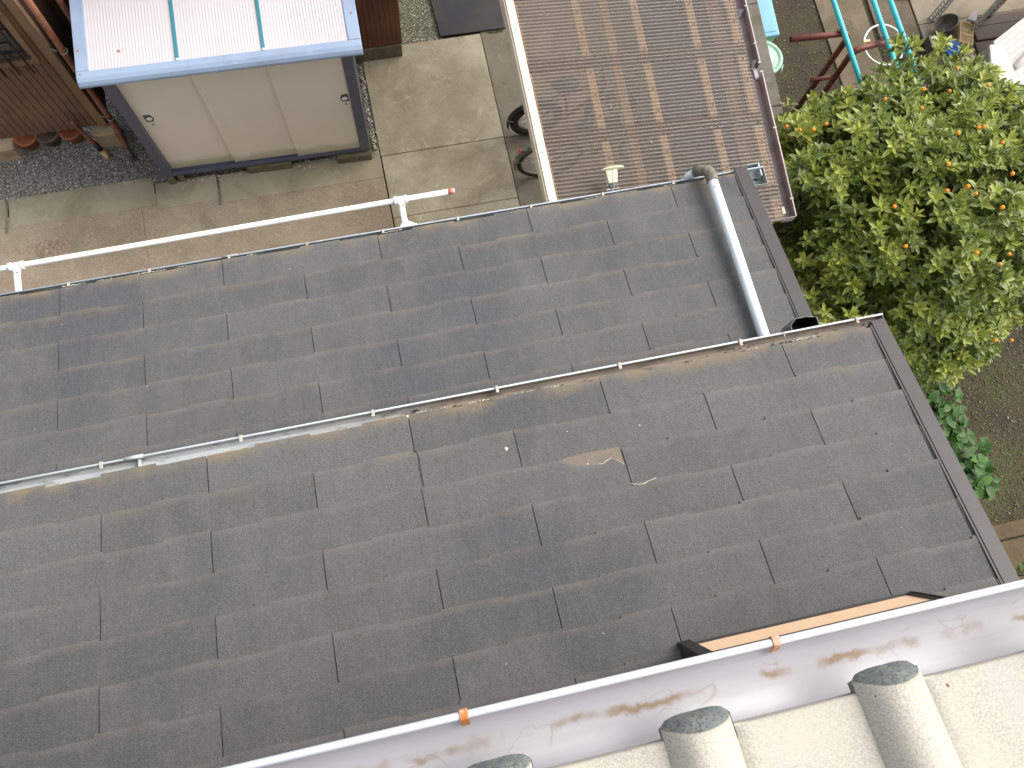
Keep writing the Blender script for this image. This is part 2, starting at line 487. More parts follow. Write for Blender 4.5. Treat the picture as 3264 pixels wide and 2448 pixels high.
# others
def board_mat(name, a, b_, lines=False):
    m, t, b = newmat(name); g = NG(t)
    v = g.coord((1, 1, .08)); 
    c = g.mix(g.ramp(g.noise(v, 40, 6, .7), [(.3, 0), (.7, 1)]), a, b_)
    c = g.mix(g.ramp(g.noise(g.coord(), 3, 5), [(.45, 0), (.7, .6)]), c, tuple(x*1.35 for x in b_))
    g.l(c, b.inputs['Base Color']); b.inputs['Roughness'].default_value = .7
    return m
M['brownboard'] = board_mat('brown_boarding', (.125, .066, .037), (.20, .115, .070))
M['redboard'] = board_mat('red_brown_boarding', (.12, .042, .020), (.17, .068, .034))
M['darkwood'] = board_mat('dark_trim', (.032, .018, .010), (.06, .035, .02))
M['trimwood'] = board_mat('wood_trim', (.18, .105, .055), (.25, .155, .09))
M['brownpipe'] = simple('brown_pipe', (.24, .095, .052), .5, 0, (.10, .035, .02), 8, (.45, .7))
M['glassdark'] = simple('dark_glass', (.03, .032, .034), .15)
M['terracotta'] = simple('terracotta', (.36, .12, .045), .75, 0, (.2, .07, .03), 10, (.45, .7))
M['greypot'] = simple('grey_brown_pot', (.11, .078, .062), .7)
M['creamblock'] = simple('cream_block', (.42, .34, .21), .9, 0, (.28, .22, .13), 8, (.45, .7), .002)
M['mat'] = simple('black_sheet', (.020, .021, .025), .6, 0, (.045, .038, .028), 2.5, (.45, .75), .001, 30, ((.3, .3, .3), 60, .76))
M['binblue'] = simple('light_blue_plastic', (.16, .37, .50), .45, 0, (.12, .30, .41), 5, (.5, .8))
M['bingreen'] = simple('pale_green_plastic', (.32, .52, .38), .5, 0, (.26, .43, .31), 9, (.5, .8))
M['redpipe'] = simple('red_rusty_steel', (.20, .052, .036), .55, 0, (.10, .035, .025), 18, (.42, .65), .0008, 90)
M['darkpipe'] = M['redpipe']
M['cyan'] = simple('cyan_pole', (.045, .52, .60), .35, 0, (.04, .42, .50), 20, (.55, .8), var=.06)
M['hoop'] = simple('white_hoop', (.80, .77, .74), .4, 0, (.45, .40, .35), 40, (.58, .68))
M['rack'] = simple('grey_rack_steel', (.46, .46, .42), .45, 0, (.30, .25, .18), 25, (.55, .7))
M['tin'] = simple('dull_tin', (.16, .145, .125), .45, .3, (.10, .07, .05), 20, (.4, .65))
M['yellow'] = simple('straw_plastic', (.58, .42, .19), .5)
M['bblue'] = simple('blue_plastic', (.09, .25, .62), .4)
M['cardboard'] = simple('cloth', (.45, .43, .42), .8)
M['tyre'] = simple('tyre_rubber', (.014, .013, .013), .7, 0, (.03, .026, .022), 40, (.5, .7))
M['chrome'] = simple('chrome', (.55, .54, .52), .2, .9)
M['rimgrey'] = simple('wheel_rim', (.26, .24, .215), .4, .2)
M['redref'] = simple('red_reflector', (.65, .03, .02), .25)
M['bikeframe'] = simple('dark_bike_paint', (.05, .05, .055), .3)
M['peach'] = simple('peach_shutter', (.56, .385, .245), .5, 0, (.50, .34, .21), 12, (.5, .8), var=.04)
M['frameblack'] = simple('dark_bronze_frame', (.024, .020, .019), .45)
M['ochre'] = simple('ochre_dust', (.165, .138, .105), .9, 0, (.14, .12, .10), 45, (.42, .6))
M['chip'] = simple('pale_chip', (.52, .48, .38), .8)
M['orange'] = simple('kumquat_skin', (.85, .28, .012), .45, bump=.0006, bscale=300)
M['bark'] = simple('bark', (.075, .05, .03), .9, 0, (.12, .09, .06), 20, (.4, .7), .003, 60)
def brick_white():
    m, t, b = newmat('white_brick_siding'); g = NG(t)
    v = g.coord((1, 1, 1), (0, R(90), 0))
    br = g.n('ShaderNodeTexBrick')
    tc = g.n('ShaderNodeTexCoord'); sx = g.n('ShaderNodeSeparateXYZ'); cx = g.n('ShaderNodeCombineXYZ')
    g.l(tc.outputs['Object'], sx.inputs[0]); g.l(sx.outputs[1], cx.inputs[0]); g.l(sx.outputs[2], cx.inputs[1])
    g.l(cx.outputs[0], br.inputs['Vector'])
    br.inputs['Scale'].default_value = 5
    br.inputs['Color1'].default_value = (.43, .41, .37, 1); br.inputs['Color2'].default_value = (.38, .36, .33, 1)
    br.inputs['Mortar'].default_value = (.25, .225, .20, 1); br.inputs['Mortar Size'].default_value = .012
    g.l(br.outputs[0], b.inputs['Base Color']); b.inputs['Roughness'].default_value = .6
    return m
M['brickwhite'] = brick_white()
M['bricktop'] = brick_white().copy()
_t = M['bricktop'].node_tree
for l_ in list(_t.links):
    if l_.to_node.type == 'COMBXYZ': _t.links.remove(l_)
_sx = [n for n in _t.nodes if n.type == 'SEPXYZ'][0]; _cx = [n for n in _t.nodes if n.type == 'COMBXYZ'][0]
_mp = _t.nodes.new('ShaderNodeMapping'); _mp.inputs['Rotation'].default_value = (0, 0, R(-27))
_br = [n for n in _t.nodes if n.type == 'TEX_BRICK'][0]
_tc = [n for n in _t.nodes if n.type == 'TEX_COORD'][0]
_t.links.new(_tc.outputs['Object'], _mp.inputs[0]); _t.links.new(_mp.outputs[0], _br.inputs['Vector'])
M['bricktop'].name = 'white_brick_tile_top'
def leaf_mat(name, dk, lt, rough=.38):
    m, t, b = newmat(name); g = NG(t)
    at = g.n('ShaderNodeAttribute', attribute_name='tone')
    sp = g.n('ShaderNodeSeparateColor'); g.l(at.outputs['Color'], sp.inputs[0])
    mid = tuple((a*2+c)/3*.9 for a, c in zip(dk, lt))
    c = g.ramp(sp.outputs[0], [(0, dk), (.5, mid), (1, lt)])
    # yellowish leaf margin
    c = g.mix(g.math('MULTIPLY', g.ramp(sp.outputs[1], [(.45, 0), (1, 1)]), .45), c, tuple(min(1, x*1.5) for x in lt))
    c = g.mix(g.math('MULTIPLY', g.noise(g.coord(), 30, 3), .25), c, tuple(x*.6 for x in dk))
    g.l(c, b.inputs['Base Color']); b.inputs['Roughness'].default_value = rough
    tl = g.n('ShaderNodeBsdfTranslucent'); g.l(c, tl.inputs[0])
    mx = g.n('ShaderNodeMixShader'); mx.inputs[0].default_value = .22
    g.l(b.outputs[0], mx.inputs[1]); g.l(tl.outputs[0], mx.inputs[2])
    g.l(mx.outputs[0], t.nodes['Material Output'].inputs['Surface'])
    return m
M['leaf'] = leaf_mat('citrus_leaf', (.045, .095, .016), (.39, .44, .08))
M['leaf2'] = leaf_mat('glossy_leaf', (.022, .070, .010), (.07, .18, .022), .6)
M['leaf3'] = leaf_mat('dark_leaf', (.012, .045, .012), (.03, .10, .02), .3)
M['weed'] = leaf_mat('weed_leaf', (.045, .065, .016), (.14, .17, .035), .6)

# ------------------------------------------------------------------ ground (setting)
def sheet(name, poly, z, th, mat, bevel=.004):
    mb = MB(); mb.hexa([(x, y, z-th) for x, y in poly], [(x, y, z) for x, y in poly])
    o = mb.build(name, mat, None, bevel); tag(o, kind='structure'); return o
def slabs(name, rects, z, th, mat, gap=.004):
    mb = MB()
    for x0, y0, x1, y1 in rects:
        mb.box((x0+gap/2, y0+gap/2, z-th), (x1-gap/2, y1-gap/2, z))
    o = mb.build(name, mat, None, .005); tag(o, kind='structure'); return o
mb = MB(); mb.v += [(-60,-60,-.03),(60,-60,-.03),(60,60,-.03),(-60,60,-.03)]; mb.face((0,1,2,3))
tag(mb.build('ground', M['soil']), kind='structure')
slabs('concrete_yard', [(.085,3.912,1.25,5.032),(.09,3.285,1.25,3.91),(.09,2.0,1.25,3.285)], .002, .05, M['conc'])
slabs('carport_floor', [(1.252,3.9,3.24,6.2),(1.252,1.6,3.18,3.9)], 0, .05, M['conc_dark'])
slabs('concrete_strip', [(-5.5,3.79,-3.22,4.07),(-3.205,3.785,-1.95,4.065),(-1.945,3.74,-1.398,4.0),(-1.385,3.70,.083,3.985)], .0, .05, M['conc_strip'], .006)
slabs('pink_path', [(-5.5,1.6,-2.08,3.90),(-2.08,1.6,.082,3.90)], -.005, .045, M['pink'], .002)
mb = MB(); mb.hexa([(x, y, -.028) for x, y in ((-5.5,4.066),(.085,3.98),(.085,4.95),(.9,5.03),(.9,9),(-5.5,9))], [(x, y, -.012) for x, y in ((-5.5,4.066),(.085,3.98),(.085,4.95),(.9,5.03),(.9,9),(-5.5,9))])
tag(mb.build('gravel', M['gravel']), kind='structure')
mb = MB(); mb.box((.46,5.03,-.011),(.86,7.5,-.006)); tag(mb.build('mossy_gravel', M['gravel2']), kind='structure')
slabs('garden_path', [(4.66,3.4,5.15,6.5),(4.66,1.5,5.15,3.4)], -.012, .05, M['path'])
slabs('path_edging', [(5.20,4.3,5.63,6.8)], -.008, .05, M['path'])
slabs('paved_terrace', [(5.64,4.42,8.5,7.5),(5.64,1.0,5.98,4.42),(5.99,1.0,8.5,4.42)], .0, .05, M['slab'])
slabs('brown_paving', [(4.60,-.62,5.1,-.50+.02),(4.60,-1.05,5.1,-.63),(4.60,-1.5,5.1,-1.06)], .0, .04, M['paver'], .008)

# loose pebbles
def pebbles(name, pts, mat, rmin, rmax, z, label, group=None):
    mb = MB(); rr = random.Random(5)
    for x, y in pts:
        r = rr.uniform(rmin, rmax)
        mb.ball((x, y, z+r*.3), r, 6, 0, (rr.uniform(.8, 1.3), rr.uniform(.8, 1.3), .6))
    o = mb.build(name, mat); tag(o, label, 'pebbles', group, 'stuff'); return o
rr = random.Random(3)
pts = []
for cx, cy, r in ((-2.912, 3.535, .088), (-2.775, 3.55, .062)):
    for _ in range(int(26000*r*r)):
        a = rr.uniform(0, 2*PI); q = r*math.sqrt(rr.random()); pts.append((cx+q*math.cos(a), cy+q*math.sin(a)))
pebbles('drain_pebbles', pts, M['pebble'], .008, .0125, -.006, 'two touching round patches of pale pebbles set in the pinkish path')
pts = [(rr.gauss(.052, .014), rr.uniform(3.97, 4.88)) for _ in range(75)] + [(rr.uniform(-1.66, -.30), rr.gauss(3.965, .02)) for _ in range(70)]
pebbles('edge_pebbles', pts, M['wpebble'], .005, .013, .002, 'whitish pebbles scattered along the foot of the metal shed')

# ------------------------------------------------------------------ house
house = empty('house', (0, -.8, 0), 'house with two stepped grey slate roofs, white gutters and a cream tiled upper roof', 'house')
def roof_frame(y0, z0, th):
    c, s = math.cos(th), math.sin(th)
    def P(x, s_, h): return (x, y0 - s_*c - h*(-s), z0 + s_*s + h*c)
    # normal of plane = (0, sin, cos)
    def P(x, s_, h): return (x, y0 - s_*c + h*s, z0 + s_*s + h*c)
    return P
PA = roof_frame(2.0812, 2.4241, .2399)
PB = roof_frame(.7829, 3.3138, .2769)
def slates(name, P, x0j, nrow, xmin, xmax, parity, special=None, seed=1):
    rg = random.Random(seed)
    v = []; f = []; cols = []; mi = []
    def add(p, col):
        v.append(p); cols.append(col); return len(v)-1
    th = .0055
    for k in range(nrow):
        off = .455 if (k % 2) else 0
        j0 = math.floor((xmin-x0j-off)/.91)
        j = j0
        while True:
            xl = x0j+off+j*.91; xr = xl+.91
            if xl >= xmax: break
            a = max(xl, xmin)+.0021; b = min(xr, xmax)-.0021
            if b-a < .02: j += 1; continue
            tone = rg.random(); lic = 1.0 if k == 0 else (.35 if k == 1 and rg.random() < .5 else rg.choice((0, 0, 0, .15)))
            key = (k, j)
            # lower edge polyline with its little steps
            if special and key in special:
                prof = special[key]
            else:
                st = rg.uniform(.007, .010)
                s0 = rg.choice((0, 1))
                prof = []
                cuts = [0, .235+rg.uniform(-.02, .02), .5+rg.uniform(-.02, .02), .765+rg.uniform(-.02, .02), 1]
                for q in range(4):
                    o_ = st if (q+s0) % 2 else -st*.3
                    prof += [(cuts[q]+(.0012 if q else 0), o_), (cuts[q+1]-.0012, o_)]
            pl = []
            for u, o_ in prof:
                x = xl+u*.91
                pl.append((x, o_))
            # clip to a..b and refine
            out = []
            for (xa, oa), (xb, ob) in zip(pl[:-1], pl[1:]):
                n = max(1, int((xb-xa)/.035))
                for q in range(n):
                    t = q/n; out.append((xa+(xb-xa)*t, oa+(ob-oa)*t))
            out.append(pl[-1])
            out = [(x, o_+rg.uniform(-.0011, .0011)) for x, o_ in out if a < x < b]
            if not out: out = [((a+b)/2, pl[0][1])]
            out = [(a, out[0][1])]+out+[(b, out[-1][1])]
            s0_ = k*.182
            rows_s = [0, .012, .04, .09, .27]
            grid = []
            lift = rg.uniform(0, .0012)
            tilt = rg.uniform(-.001, .001)
            for x, o_ in out:
                col_ = []
                fx = (x-a)/(b-a)
                for ri, ds in enumerate(rows_s):
                    d = o_*(1-min(1, ds/.09))+ds if ri < 4 else ds
                    d = o_+ds*(1-(o_/.20)) if ri < 4 else ds
                    hh = .0125+lift+tilt*(fx-.5)-.0075*(d/.20)
                    idx = add(P(x, s0_+d, hh), (tone, lic, min(1, ds/.182), 1))
                    col_.append(idx)
                low = add(P(x, s0_+o_, .0125+lift-th), (tone, lic, 0, 1))
                col_.append(low)
                grid.append(col_)
            for i in range(len(grid)-1):
                A, B = grid[i], grid[i+1]
                for r in range(4):
                    f.append((A[r], A[r+1], B[r+1], B[r])); mi.append(0)
                f.append((A[5], A[0], B[0], B[5])); mi.append(0)
            # side edges
            for colm, fl in ((grid[0], 0), (grid[-1], 1)):
                x = out[0][0] if fl == 0 else out[-1][0]
                l2 = add(P(x, s0_+.27, -.001), (tone, lic, 1, 1))
                f.append(tuple([colm[5], l2]+[colm[r] for r in (4, 3, 2, 1, 0)])); mi.append(0)
            j += 1
    # deck under the slates
    n = len(v)
    sA, sB = .012, nrow*.182
    for (x, s_, h) in ((xmin,sA,-.10),(xmax,sA,-.10),(xmax,sB,-.10),(xmin,sB,-.10),(xmin,sA,.0005),(xmax,sA,.0005),(xmax,sB,.0005),(xmin,sB,.0005)):
        add(P(x, s_, h), (0, 0, 1, 1))
    for q in ((0,1,2,3),(4,7,6,5),(0,4,5,1),(1,5,6,2),(2,6,7,3),(3,7,4,0)):
        f.append(tuple(n+i for i in q)); mi.append(1)
    me = bpy.data.meshes.new(name); me.from_pydata(v, [], f)
    me.materials.append(M['slate']); me.materials.append(M['dark'])
    me.polygons.foreach_set('material_index', mi)
    ca = me.color_attributes.new('tone', 'FLOAT_COLOR', 'POINT')
    flat = [c for col in cols for c in col]
    ca.data.foreach_set('color', flat)
    me.update()
    o = bpy.data.objects.new(name, me); C.objects.link(o); o.parent = house; o.location = -parent_origin(house)
    return o
def sub(mb, name, mat, parent, bevel=0):
    """a sub-part: its parent already sits at world coordinates"""
    o = mb.build(name, mat, None, bevel); o.parent = parent; return o

roofA = slates('slate_roof', PA, -1.8714, 8, -4.6, 2.205, 0, None, 11)
roofA['label'] = 'lower grey slate roof with a white pipe lying across it'
# the slate left of the joint in the third course has lost its lower corner
chip = {(2, 1): [(0, .004), (.235, .004), (.243, -.001), (.50, -.001), (.508, .004), (.665, .004), (.69, .010), (.72, .030), (.75, .044), (.80, .050), (.86, .058), (.89, .060), (.925, .046), (.94, .044), (.96, .056), (.975, .068), (.99, .083), (1, .087)]}
roofB = slates('slate_roof', PB, -.9675, 8, -4.6, 2.245, 0, chip, 23)
roofB['label'] = 'middle grey slate roof with a chipped slate'
# rake flashings
for P, x0, x1, s1, par in ((PA, 2.20, 2.277, 1.35, roofA), (PB, 2.238, 2.306, 1.45, roofB)):
    mb = MB()
    s0 = -.03 if par is roofA else -.022
    mb.hexa([P(x0, s0, -.05), P(x1, s0, -.12), P(x1, s1, -.12), P(x0, s1, -.05)], [P(x0, s0, .020), P(x1, s0, .026), P(x1, s1, .026), P(x0, s1, .020)])
    mb.hexa([P(x0-.012, s0+.02, .0135), P(x0, s0+.02, .0135), P(x0, s1, .0135), P(x0-.012, s1, .0135)], [P(x0-.012, s0+.02, .0155), P(x0-.0002, s0+.02, .0165), P(x0-.0002, s1, .0165), P(x0-.012, s1, .0155)])
    sub(mb, 'rake_flashing', M['rake'], par, .002)
# worn marks on middle roof: where the slate is chipped the bed shows ochre; cracks
mb = MB()
def patch(mb, P, pts, h, m=0):
    n = len(mb.v)
    for x, s_ in pts: mb.v.append(P(x, s_, h))
    mb.face([n+i for i in range(len(pts))][::-1], m)

pts_ = [(.555, .372), (.60, .360), (.70, .356), (.78, .358), (.846, .358), (.850, .46), (.80, .47), (.70, .46), (.61, .43)]
patch(mb, PB, pts_, .0078, 0); sub(mb, 'worn_patch', M['ochre'], roofB)
for pl in ([(.735, .424), (.752, .427), (.768, .418), (.790, .409), (.796, .4085)], [(.818, .420), (.832, .436), (.843, .449)],
           [(.848, .544), (.862, .552), (.872, .550), (.878, .556), (.895, .557), (.912, .555), (.928, .548), (.94, .547), (.964, .543)]):
    mb = MB(); n = len(pl); ws = [random.uniform(.0012, .0030) for _ in pl]
    mb.v += [PB(x, s_-w_, .0142) for (x, s_), w_ in zip(pl, ws)]+[PB(x, s_+w_*.4, .0142) for (x, s_), w_ in zip(pl, ws)]
    for q in range(n-1): mb.face((q, n+q, n+q+1, q+1))
    sub(mb, 'crack_line', M['chip'], roofB)
for (x, s_, r) in ((.346, .262, .0085), (.686, .412, .004), (.968, .279, .004), (.637, .237, .003), (-.06, .006, .006)):
    mb = MB()
    patch(mb, PB, [(x+r*random.uniform(.5, 1.3)*math.cos(a*PI/4), s_+r*random.uniform(.6, 1.5)*math.sin(a*PI/4)) for a in range(8)], .0142, 0)
    sub(mb, 'chip_mark', M['chip'], roofB)
cr = [(-.053, .184), (-.046, .205), (-.043, .225), (-.047, .25), (-.048, .275), (-.046, .30), (-.048, .32), (-.045, .345), (-.045, .362)]
mb = MB(); n = len(cr)
mb.v += [PB(x-.0018, s_, .0142) for x, s_ in cr]+[PB(x+.0020, s_, .0142) for x, s_ in cr]
for q in range(n-1): mb.face((q, n+q, n+q+1, q+1))
sub(mb, 'crack_line', M['dark'], roofB)

# white sealant / debris along the eaves
def crumbs(P, x0, x1, n, seed, s0=-.002):
    mb = MB(); r_ = random.Random(seed)
    for _ in range(n):
        c = r_.uniform(x0, x1)
        for q in range(r_.randint(3, 14)):
            x = c+q*.008+r_.uniform(-.003, .003)
            if x > x1: break
            p = P(x, s0+r_.uniform(-.003, .003), .011)
            mb.ball(p, r_.uniform(.0015, .0038), 6, 0, (1.5, 1, .7))
    return mb
sub(crumbs(PB, -1.9, 2.1, 16, 3), 'eave_crumbs', M['chip'], roofB)['kind'] = 'stuff'
sub(crumbs(PA, -2.2, 2.1, 14, 8), 'eave_crumbs', M['chip'], roofA)['kind'] = 'stuff'

# gutters of the two slate roofs
def gutter(y_in, y_out, z, depth, x0, x1, t, mat, inner, rim, rr_, label=None):
    mb = MB()
    # trough profile (outer then inner)
    n = 7
    outp = [(y_in, z)]; 
    for i in range(n+1):
        a = PI+ (PI*i/n)
        outp.append(((y_in+y_out)/2+(y_out-y_in)/2*math.cos(a), z-depth*.25+depth*.75*math.sin(a)))
    outp.append((y_out, z))
    inp = [(y_out-t, z)]
    for i in range(n+1):
        a = 2*PI-(PI*i/n)
        inp.append(((y_in+y_out)/2+((y_out-y_in)/2-t)*math.cos(a), z-depth*.25+(depth*.75-t)*math.sin(a)))
    inp.append((y_in+t, z))
    mb.prof(outp+inp, x0, x1, 0, smooth=False, nx=1)
    for x in (x0, x1-t):
        mb.prof(outp, x, x+t, 0)
    g_ = mb.build('gutter', inner, house)
    if label: g_['label'] = label
    r_ = MB(); r_.tube([(x0, y_out, z), (x1, y_out, z)], rr_, 10)
    sub(r_, 'gutter_rim', rim, g_)
    return g_
def gutB_mat():
    m, t, b = newmat('gutter_greenish_to_dirty'); g = NG(t)
    tc = g.n('ShaderNodeTexCoord'); sx = g.n('ShaderNodeSeparateXYZ'); g.l(tc.outputs['Object'], sx.inputs[0])
    v = g.coord()
    a = g.mix(g.noise(v, 4, 5), (.48, .52, .53), (.58, .61, .61))
    c = g.mix(g.ramp(g.math('ADD', sx.outputs[0], g.math('MULTIPLY', g.noise(v, 2.5, 6, .7), 1.4)), [(.15, 0), (.95, 1)]), a, (.30, .25, .20))
    c = g.mix(g.ramp(g.noise(g.coord((.35, 1, 1)), 22, 6, .7), [(.5, 0), (.66, .8)]), c, (.12, .10, .075))
    g.l(c, b.inputs['Base Color']); b.inputs['Roughness'].default_value = .6
    return m
M['gutB'] = gutB_mat()
gB = gutter(.725, .838, 3.302, .060, -4.6, 2.322, .0025, None, M['gutB'], M['rim'], .0054, 'greenish white gutter of the middle roof, silted along its right half')
gA = gutter(1.995, 2.112, 2.408, .08, -4.6, 2.40, .0025, None, M['gutterB'], M['rimA'], .0050, 'gutter of the lower roof, mostly hidden by its slates')
for x in (-1.427, -.814, -.213, .371, .968, 1.576, 2.182, -2.03, -2.63):
    mb = MB(); mb.box((x-.007, .815, 3.306), (x+.007, .846, 3.3125)); mb.box((x-.007, .843, 3.288), (x+.007, .8475, 3.3125))
    sub(mb, 'gutter_hook', M['hook'], gB, .001)
for k in range(-5, 9):
    x = -1.832+.4545*k
    mb = MB(); mb.box((x-.007, 2.092, 2.411), (x+.007, 2.119, 2.4165)); mb.box((x-.007, 2.115, 2.394), (x+.007, 2.1195, 2.4165))
    sub(mb, 'gutter_hook', M['hook'], gA, .001)
# gutter joints
mb = MB(); mb.tube([(-1.325, .839, 3.303), (-1.245, .839, 3.303)], .0095, 10)
sub(mb, 'gutter_joint', M['rim'], gB)
mb = MB(); mb.box((-1.275, .772, 3.235), (-1.262, .830, 3.294))
sub(mb, 'gutter_joint', M['gutterB'], gB, .002)
mb = MB(); mb.tube([(-.96, 2.113, 2.409), (-.87, 2.113, 2.409)], .0075, 10)
sub(mb, 'gutter_joint', M['rimA'], gA)
# twigs and silt lying in the middle gutter
mb = MB(); rg = random.Random(9)
for _ in range(170):
    x = rg.choice((rg.uniform(1.3, 2.28), rg.uniform(-.3, 2.28))); y = rg.gauss(.795, .010); l = rg.uniform(.004, .022)
    mb.tube([(x, y, 3.248+abs(y-.78)*.3), (x+l, y+rg.uniform(-.006, .006), 3.250+abs(y-.78)*.3)], rg.uniform(.0008, .0025), 5)
sub(mb, 'gutter_silt', M['elbow'], gB)['kind'] = 'stuff'
# torn end piece of the lower gutter
mb = MB()
mb.box((2.29, 2.075, 2.325), (2.385, 2.150, 2.329)); mb.box((2.377, 2.060, 2.328), (2.386, 2.150, 2.400)); mb.box((2.30, 2.146, 2.328), (2.385, 2.150, 2.395))
sub(mb, 'gutter_end', M['rim'], gA, .001)
mb = MB(); mb.hexa([(2.335, 2.07, 2.330), (2.374, 2.055, 2.330), (2.374, 2.13, 2.330), (2.352, 2.115, 2.330), (2.345, 2.09, 2.330)], [(2.335, 2.07, 2.334), (2.374, 2.055, 2.334), (2.374, 2.13, 2.334), (2.352, 2.115, 2.334), (2.345, 2.09, 2.334)])
sub(mb, 'gutter_silt', M['dark'], gA)
# hoppers: pentagonal open boxes hung outside each gutter
def hopper(x0, x1, y0, y1, z0, z1, mat):
    def ring(i, z):
        return [(x0+i, y0, z), (x0+i, y0+(y1-y0)*.45, z), (x0+.035+i*.5, y1-i, z), (x1-.05-i*.5, y1-i, z), (x1-i, y0+(y1-y0)*.75, z), (x1-i, y0, z)]
    mb = MB(); n = len(mb.v); k = 6
    o1, o2, i1, i2 = ring(0, z0), ring(0, z1), ring(.005, z0+.01), ring(.005, z1)
    mb.v += o1+o2+i1+i2
    for i in range(k):
        j = (i+1) % k
        mb.face((i, j, k+j, k+i)); mb.face((2*k+j, 2*k+i, 3*k+i, 3*k+j), 1); mb.face((k+i, k+j, 3*k+j, 3*k+i))
    mb.face(list(range(k))[::-1]); mb.face([2*k+i for i in range(k)], 1)
    o = mb.build('rain_hopper', [mat, M['black']], house)
    return o
hopper(1.848, 1.996, .842, .902, 3.14, 3.296, M['hopper'])
hopper(1.905, 2.045, 2.118, 2.172, 2.26, 2.400, M['hopper'])
mb = MB(); mb.box((1.852, .775, 3.2565), (1.90, .806, 3.260)); sub(mb, 'outlet_hole', M['black'], gB)
mb = MB(); mb.box((-.03, .80, 3.256), (-.005, .818, 3.263)); sub(mb, 'debris_clump', M['black'], gB, .003)
mb = MB(); mb.tube([(1.80, .842, 3.312), (1.795, .82, 3.318), (1.80, .795, 3.305), (1.808, .785, 3.29)], .0022, 6)
sub(mb, 'wire_clip', M['wire'], gB)

# white pipe lying across the lower roof
dp = empty('downpipe', (1.95, 1.4, 2.6), None, None); dp.parent = house; dp.location = Vector((1.95, 1.4, 2.6))-parent_origin(house)
del _org[dp.name]; _org[dp.name] = Vector((1.95, 1.4, 2.6))
p0 = Vector((1.932, .80, 2.795)); p1 = Vector((2.000, 2.055, 2.530))
mb = MB(); mb.tube([p0, p0.lerp(p1, .33)+Vector((.002, 0, -.003)), p0.lerp(p1, .66)+Vector((.002, 0, -.003)), p1], .0315, 20); mb.build('pipe', M['pvc'], dp)
mb = MB(); el = [p1+Vector((-.001, -.045, .009)), p1, p1+Vector((.000, .030, -.010)), p1+Vector((-.012, .055, -.030)), p1+Vector((-.035, .072, -.055)), p1+Vector((-.058, .080, -.085))]
mb.tube(el, [.0365, .0365, .036, .0345, .033, .032], 18); mb.build('elbow', M['elbow'], dp)
mb = MB(); mb.tube([p1+Vector((-.052, .078, -.078)), p1+Vector((-.085, .083, -.135)), p1+Vector((-.10, .085, -.22))], .024, 16); mb.build('spout', M['pvc'], dp)
mb = MB()
q_ = p0.lerp(p1, .085); 
n_ = Vector((0, math.sin(.22), math.cos(.22)))
Mx = Matrix.Translation(q_+n_*.0305) @ n_.to_track_quat('Z', 'Y').to_matrix().to_4x4()
k_ = len(mb.v)
for a in range(12): mb.v.append(tuple(Mx @ Vector((.010*math.cos(a*PI/6), .010*math.sin(a*PI/6), .0006))))
mb.face(list(range(12))); mb.tube([tuple(Mx @ Vector((-.009, .003, .003))), tuple(Mx @ Vector((.008, -.004, .003)))], .0022, 6, 1)
mb.build('pipe_hole', [M['black'], M['steel']], dp)

# walls
mb = MB(); mb.box((-4.5, -.72, 0), (2.02, 1.62, 2.30)); mb.build('wall', M['wallcream'], house)
mb = MB(); mb.box((-4.5, -.72, 2.30), (2.04, .50, 3.22)); mb.build('wall', M['wallcream'], house)
mb = MB(); mb.box((-4.5, -1.1, 3.22), (2.6, -.66, 5.72)); w3 = mb.build('wall', M['wallcream'], house)
mb = MB(); mb.box((-4.5, -1.1, 5.72), (2.9, -.31, 5.745)); mb.build('soffit', M['fascia_grey'], house)

# ribbed peach window shutter in its dark frame, standing on the middle roof
sh = empty('window_shutter', (1.37, -.47, 3.7), None, None); sh.parent = house; sh.location = Vector((1.37, -.47, 3.7))-parent_origin(house)
_org[sh.name] = Vector((1.37, -.47, 3.7))
XL, XR, YB, ZB = .890, 1.818, -.431, 3.672
lean = .085
def yf(z): return YB-(z-ZB)*lean
prof = []
N = 60; ht = .95
for i in range(N*4+1):
    z = ZB+.012+ht*i/(N*4)
    prof.append((yf(z)+.0035*math.sin(2*PI*i/4), z))
prof += [(yf(ZB+ht)-.03, ZB+ht), (YB-.03, ZB+.012)]
mb = MB(); mb.prof(prof, XL, XR, 0); mb.build('shutter', M['peach'], sh)
def slanted(x0, x1, dy0, dy1, z0, z1):
    mb = MB(); mb.hexa([(x0, yf(z0)+dy0, z0), (x1, yf(z0)+dy0, z0), (x1, yf(z0)+dy1, z0), (x0, yf(z0)+dy1, z0)], [(x0, yf(z1)+dy0, z1), (x1, yf(z1)+dy0, z1), (x1, yf(z1)+dy1, z1), (x0, yf(z1)+dy1, z1)]); return mb
slanted(XL-.055, XL-.001, -.06, .022, ZB-.02, ZB+.99).build('frame', M['frameblack'], sh, .002)
slanted(XR+.001, XR+.014, -.06, .010, ZB, ZB+.99).build('frame', M['frameblack'], sh, .001)
slanted(XR+.022, XR+.034, -.06, .012, ZB-.005, ZB+.99).build('frame', M['frameblack'], sh, .001)
mb = MB(); mb.box((XL, YB-.06, ZB-.004), (XR, YB+.010, ZB+.0115)); mb.build('frame', M['frameblack'], sh, .001)
slanted(XL, XR-.02, .004, .009, ZB+.215, ZB+.245).build('rail', M['frameblack'], sh, .002)

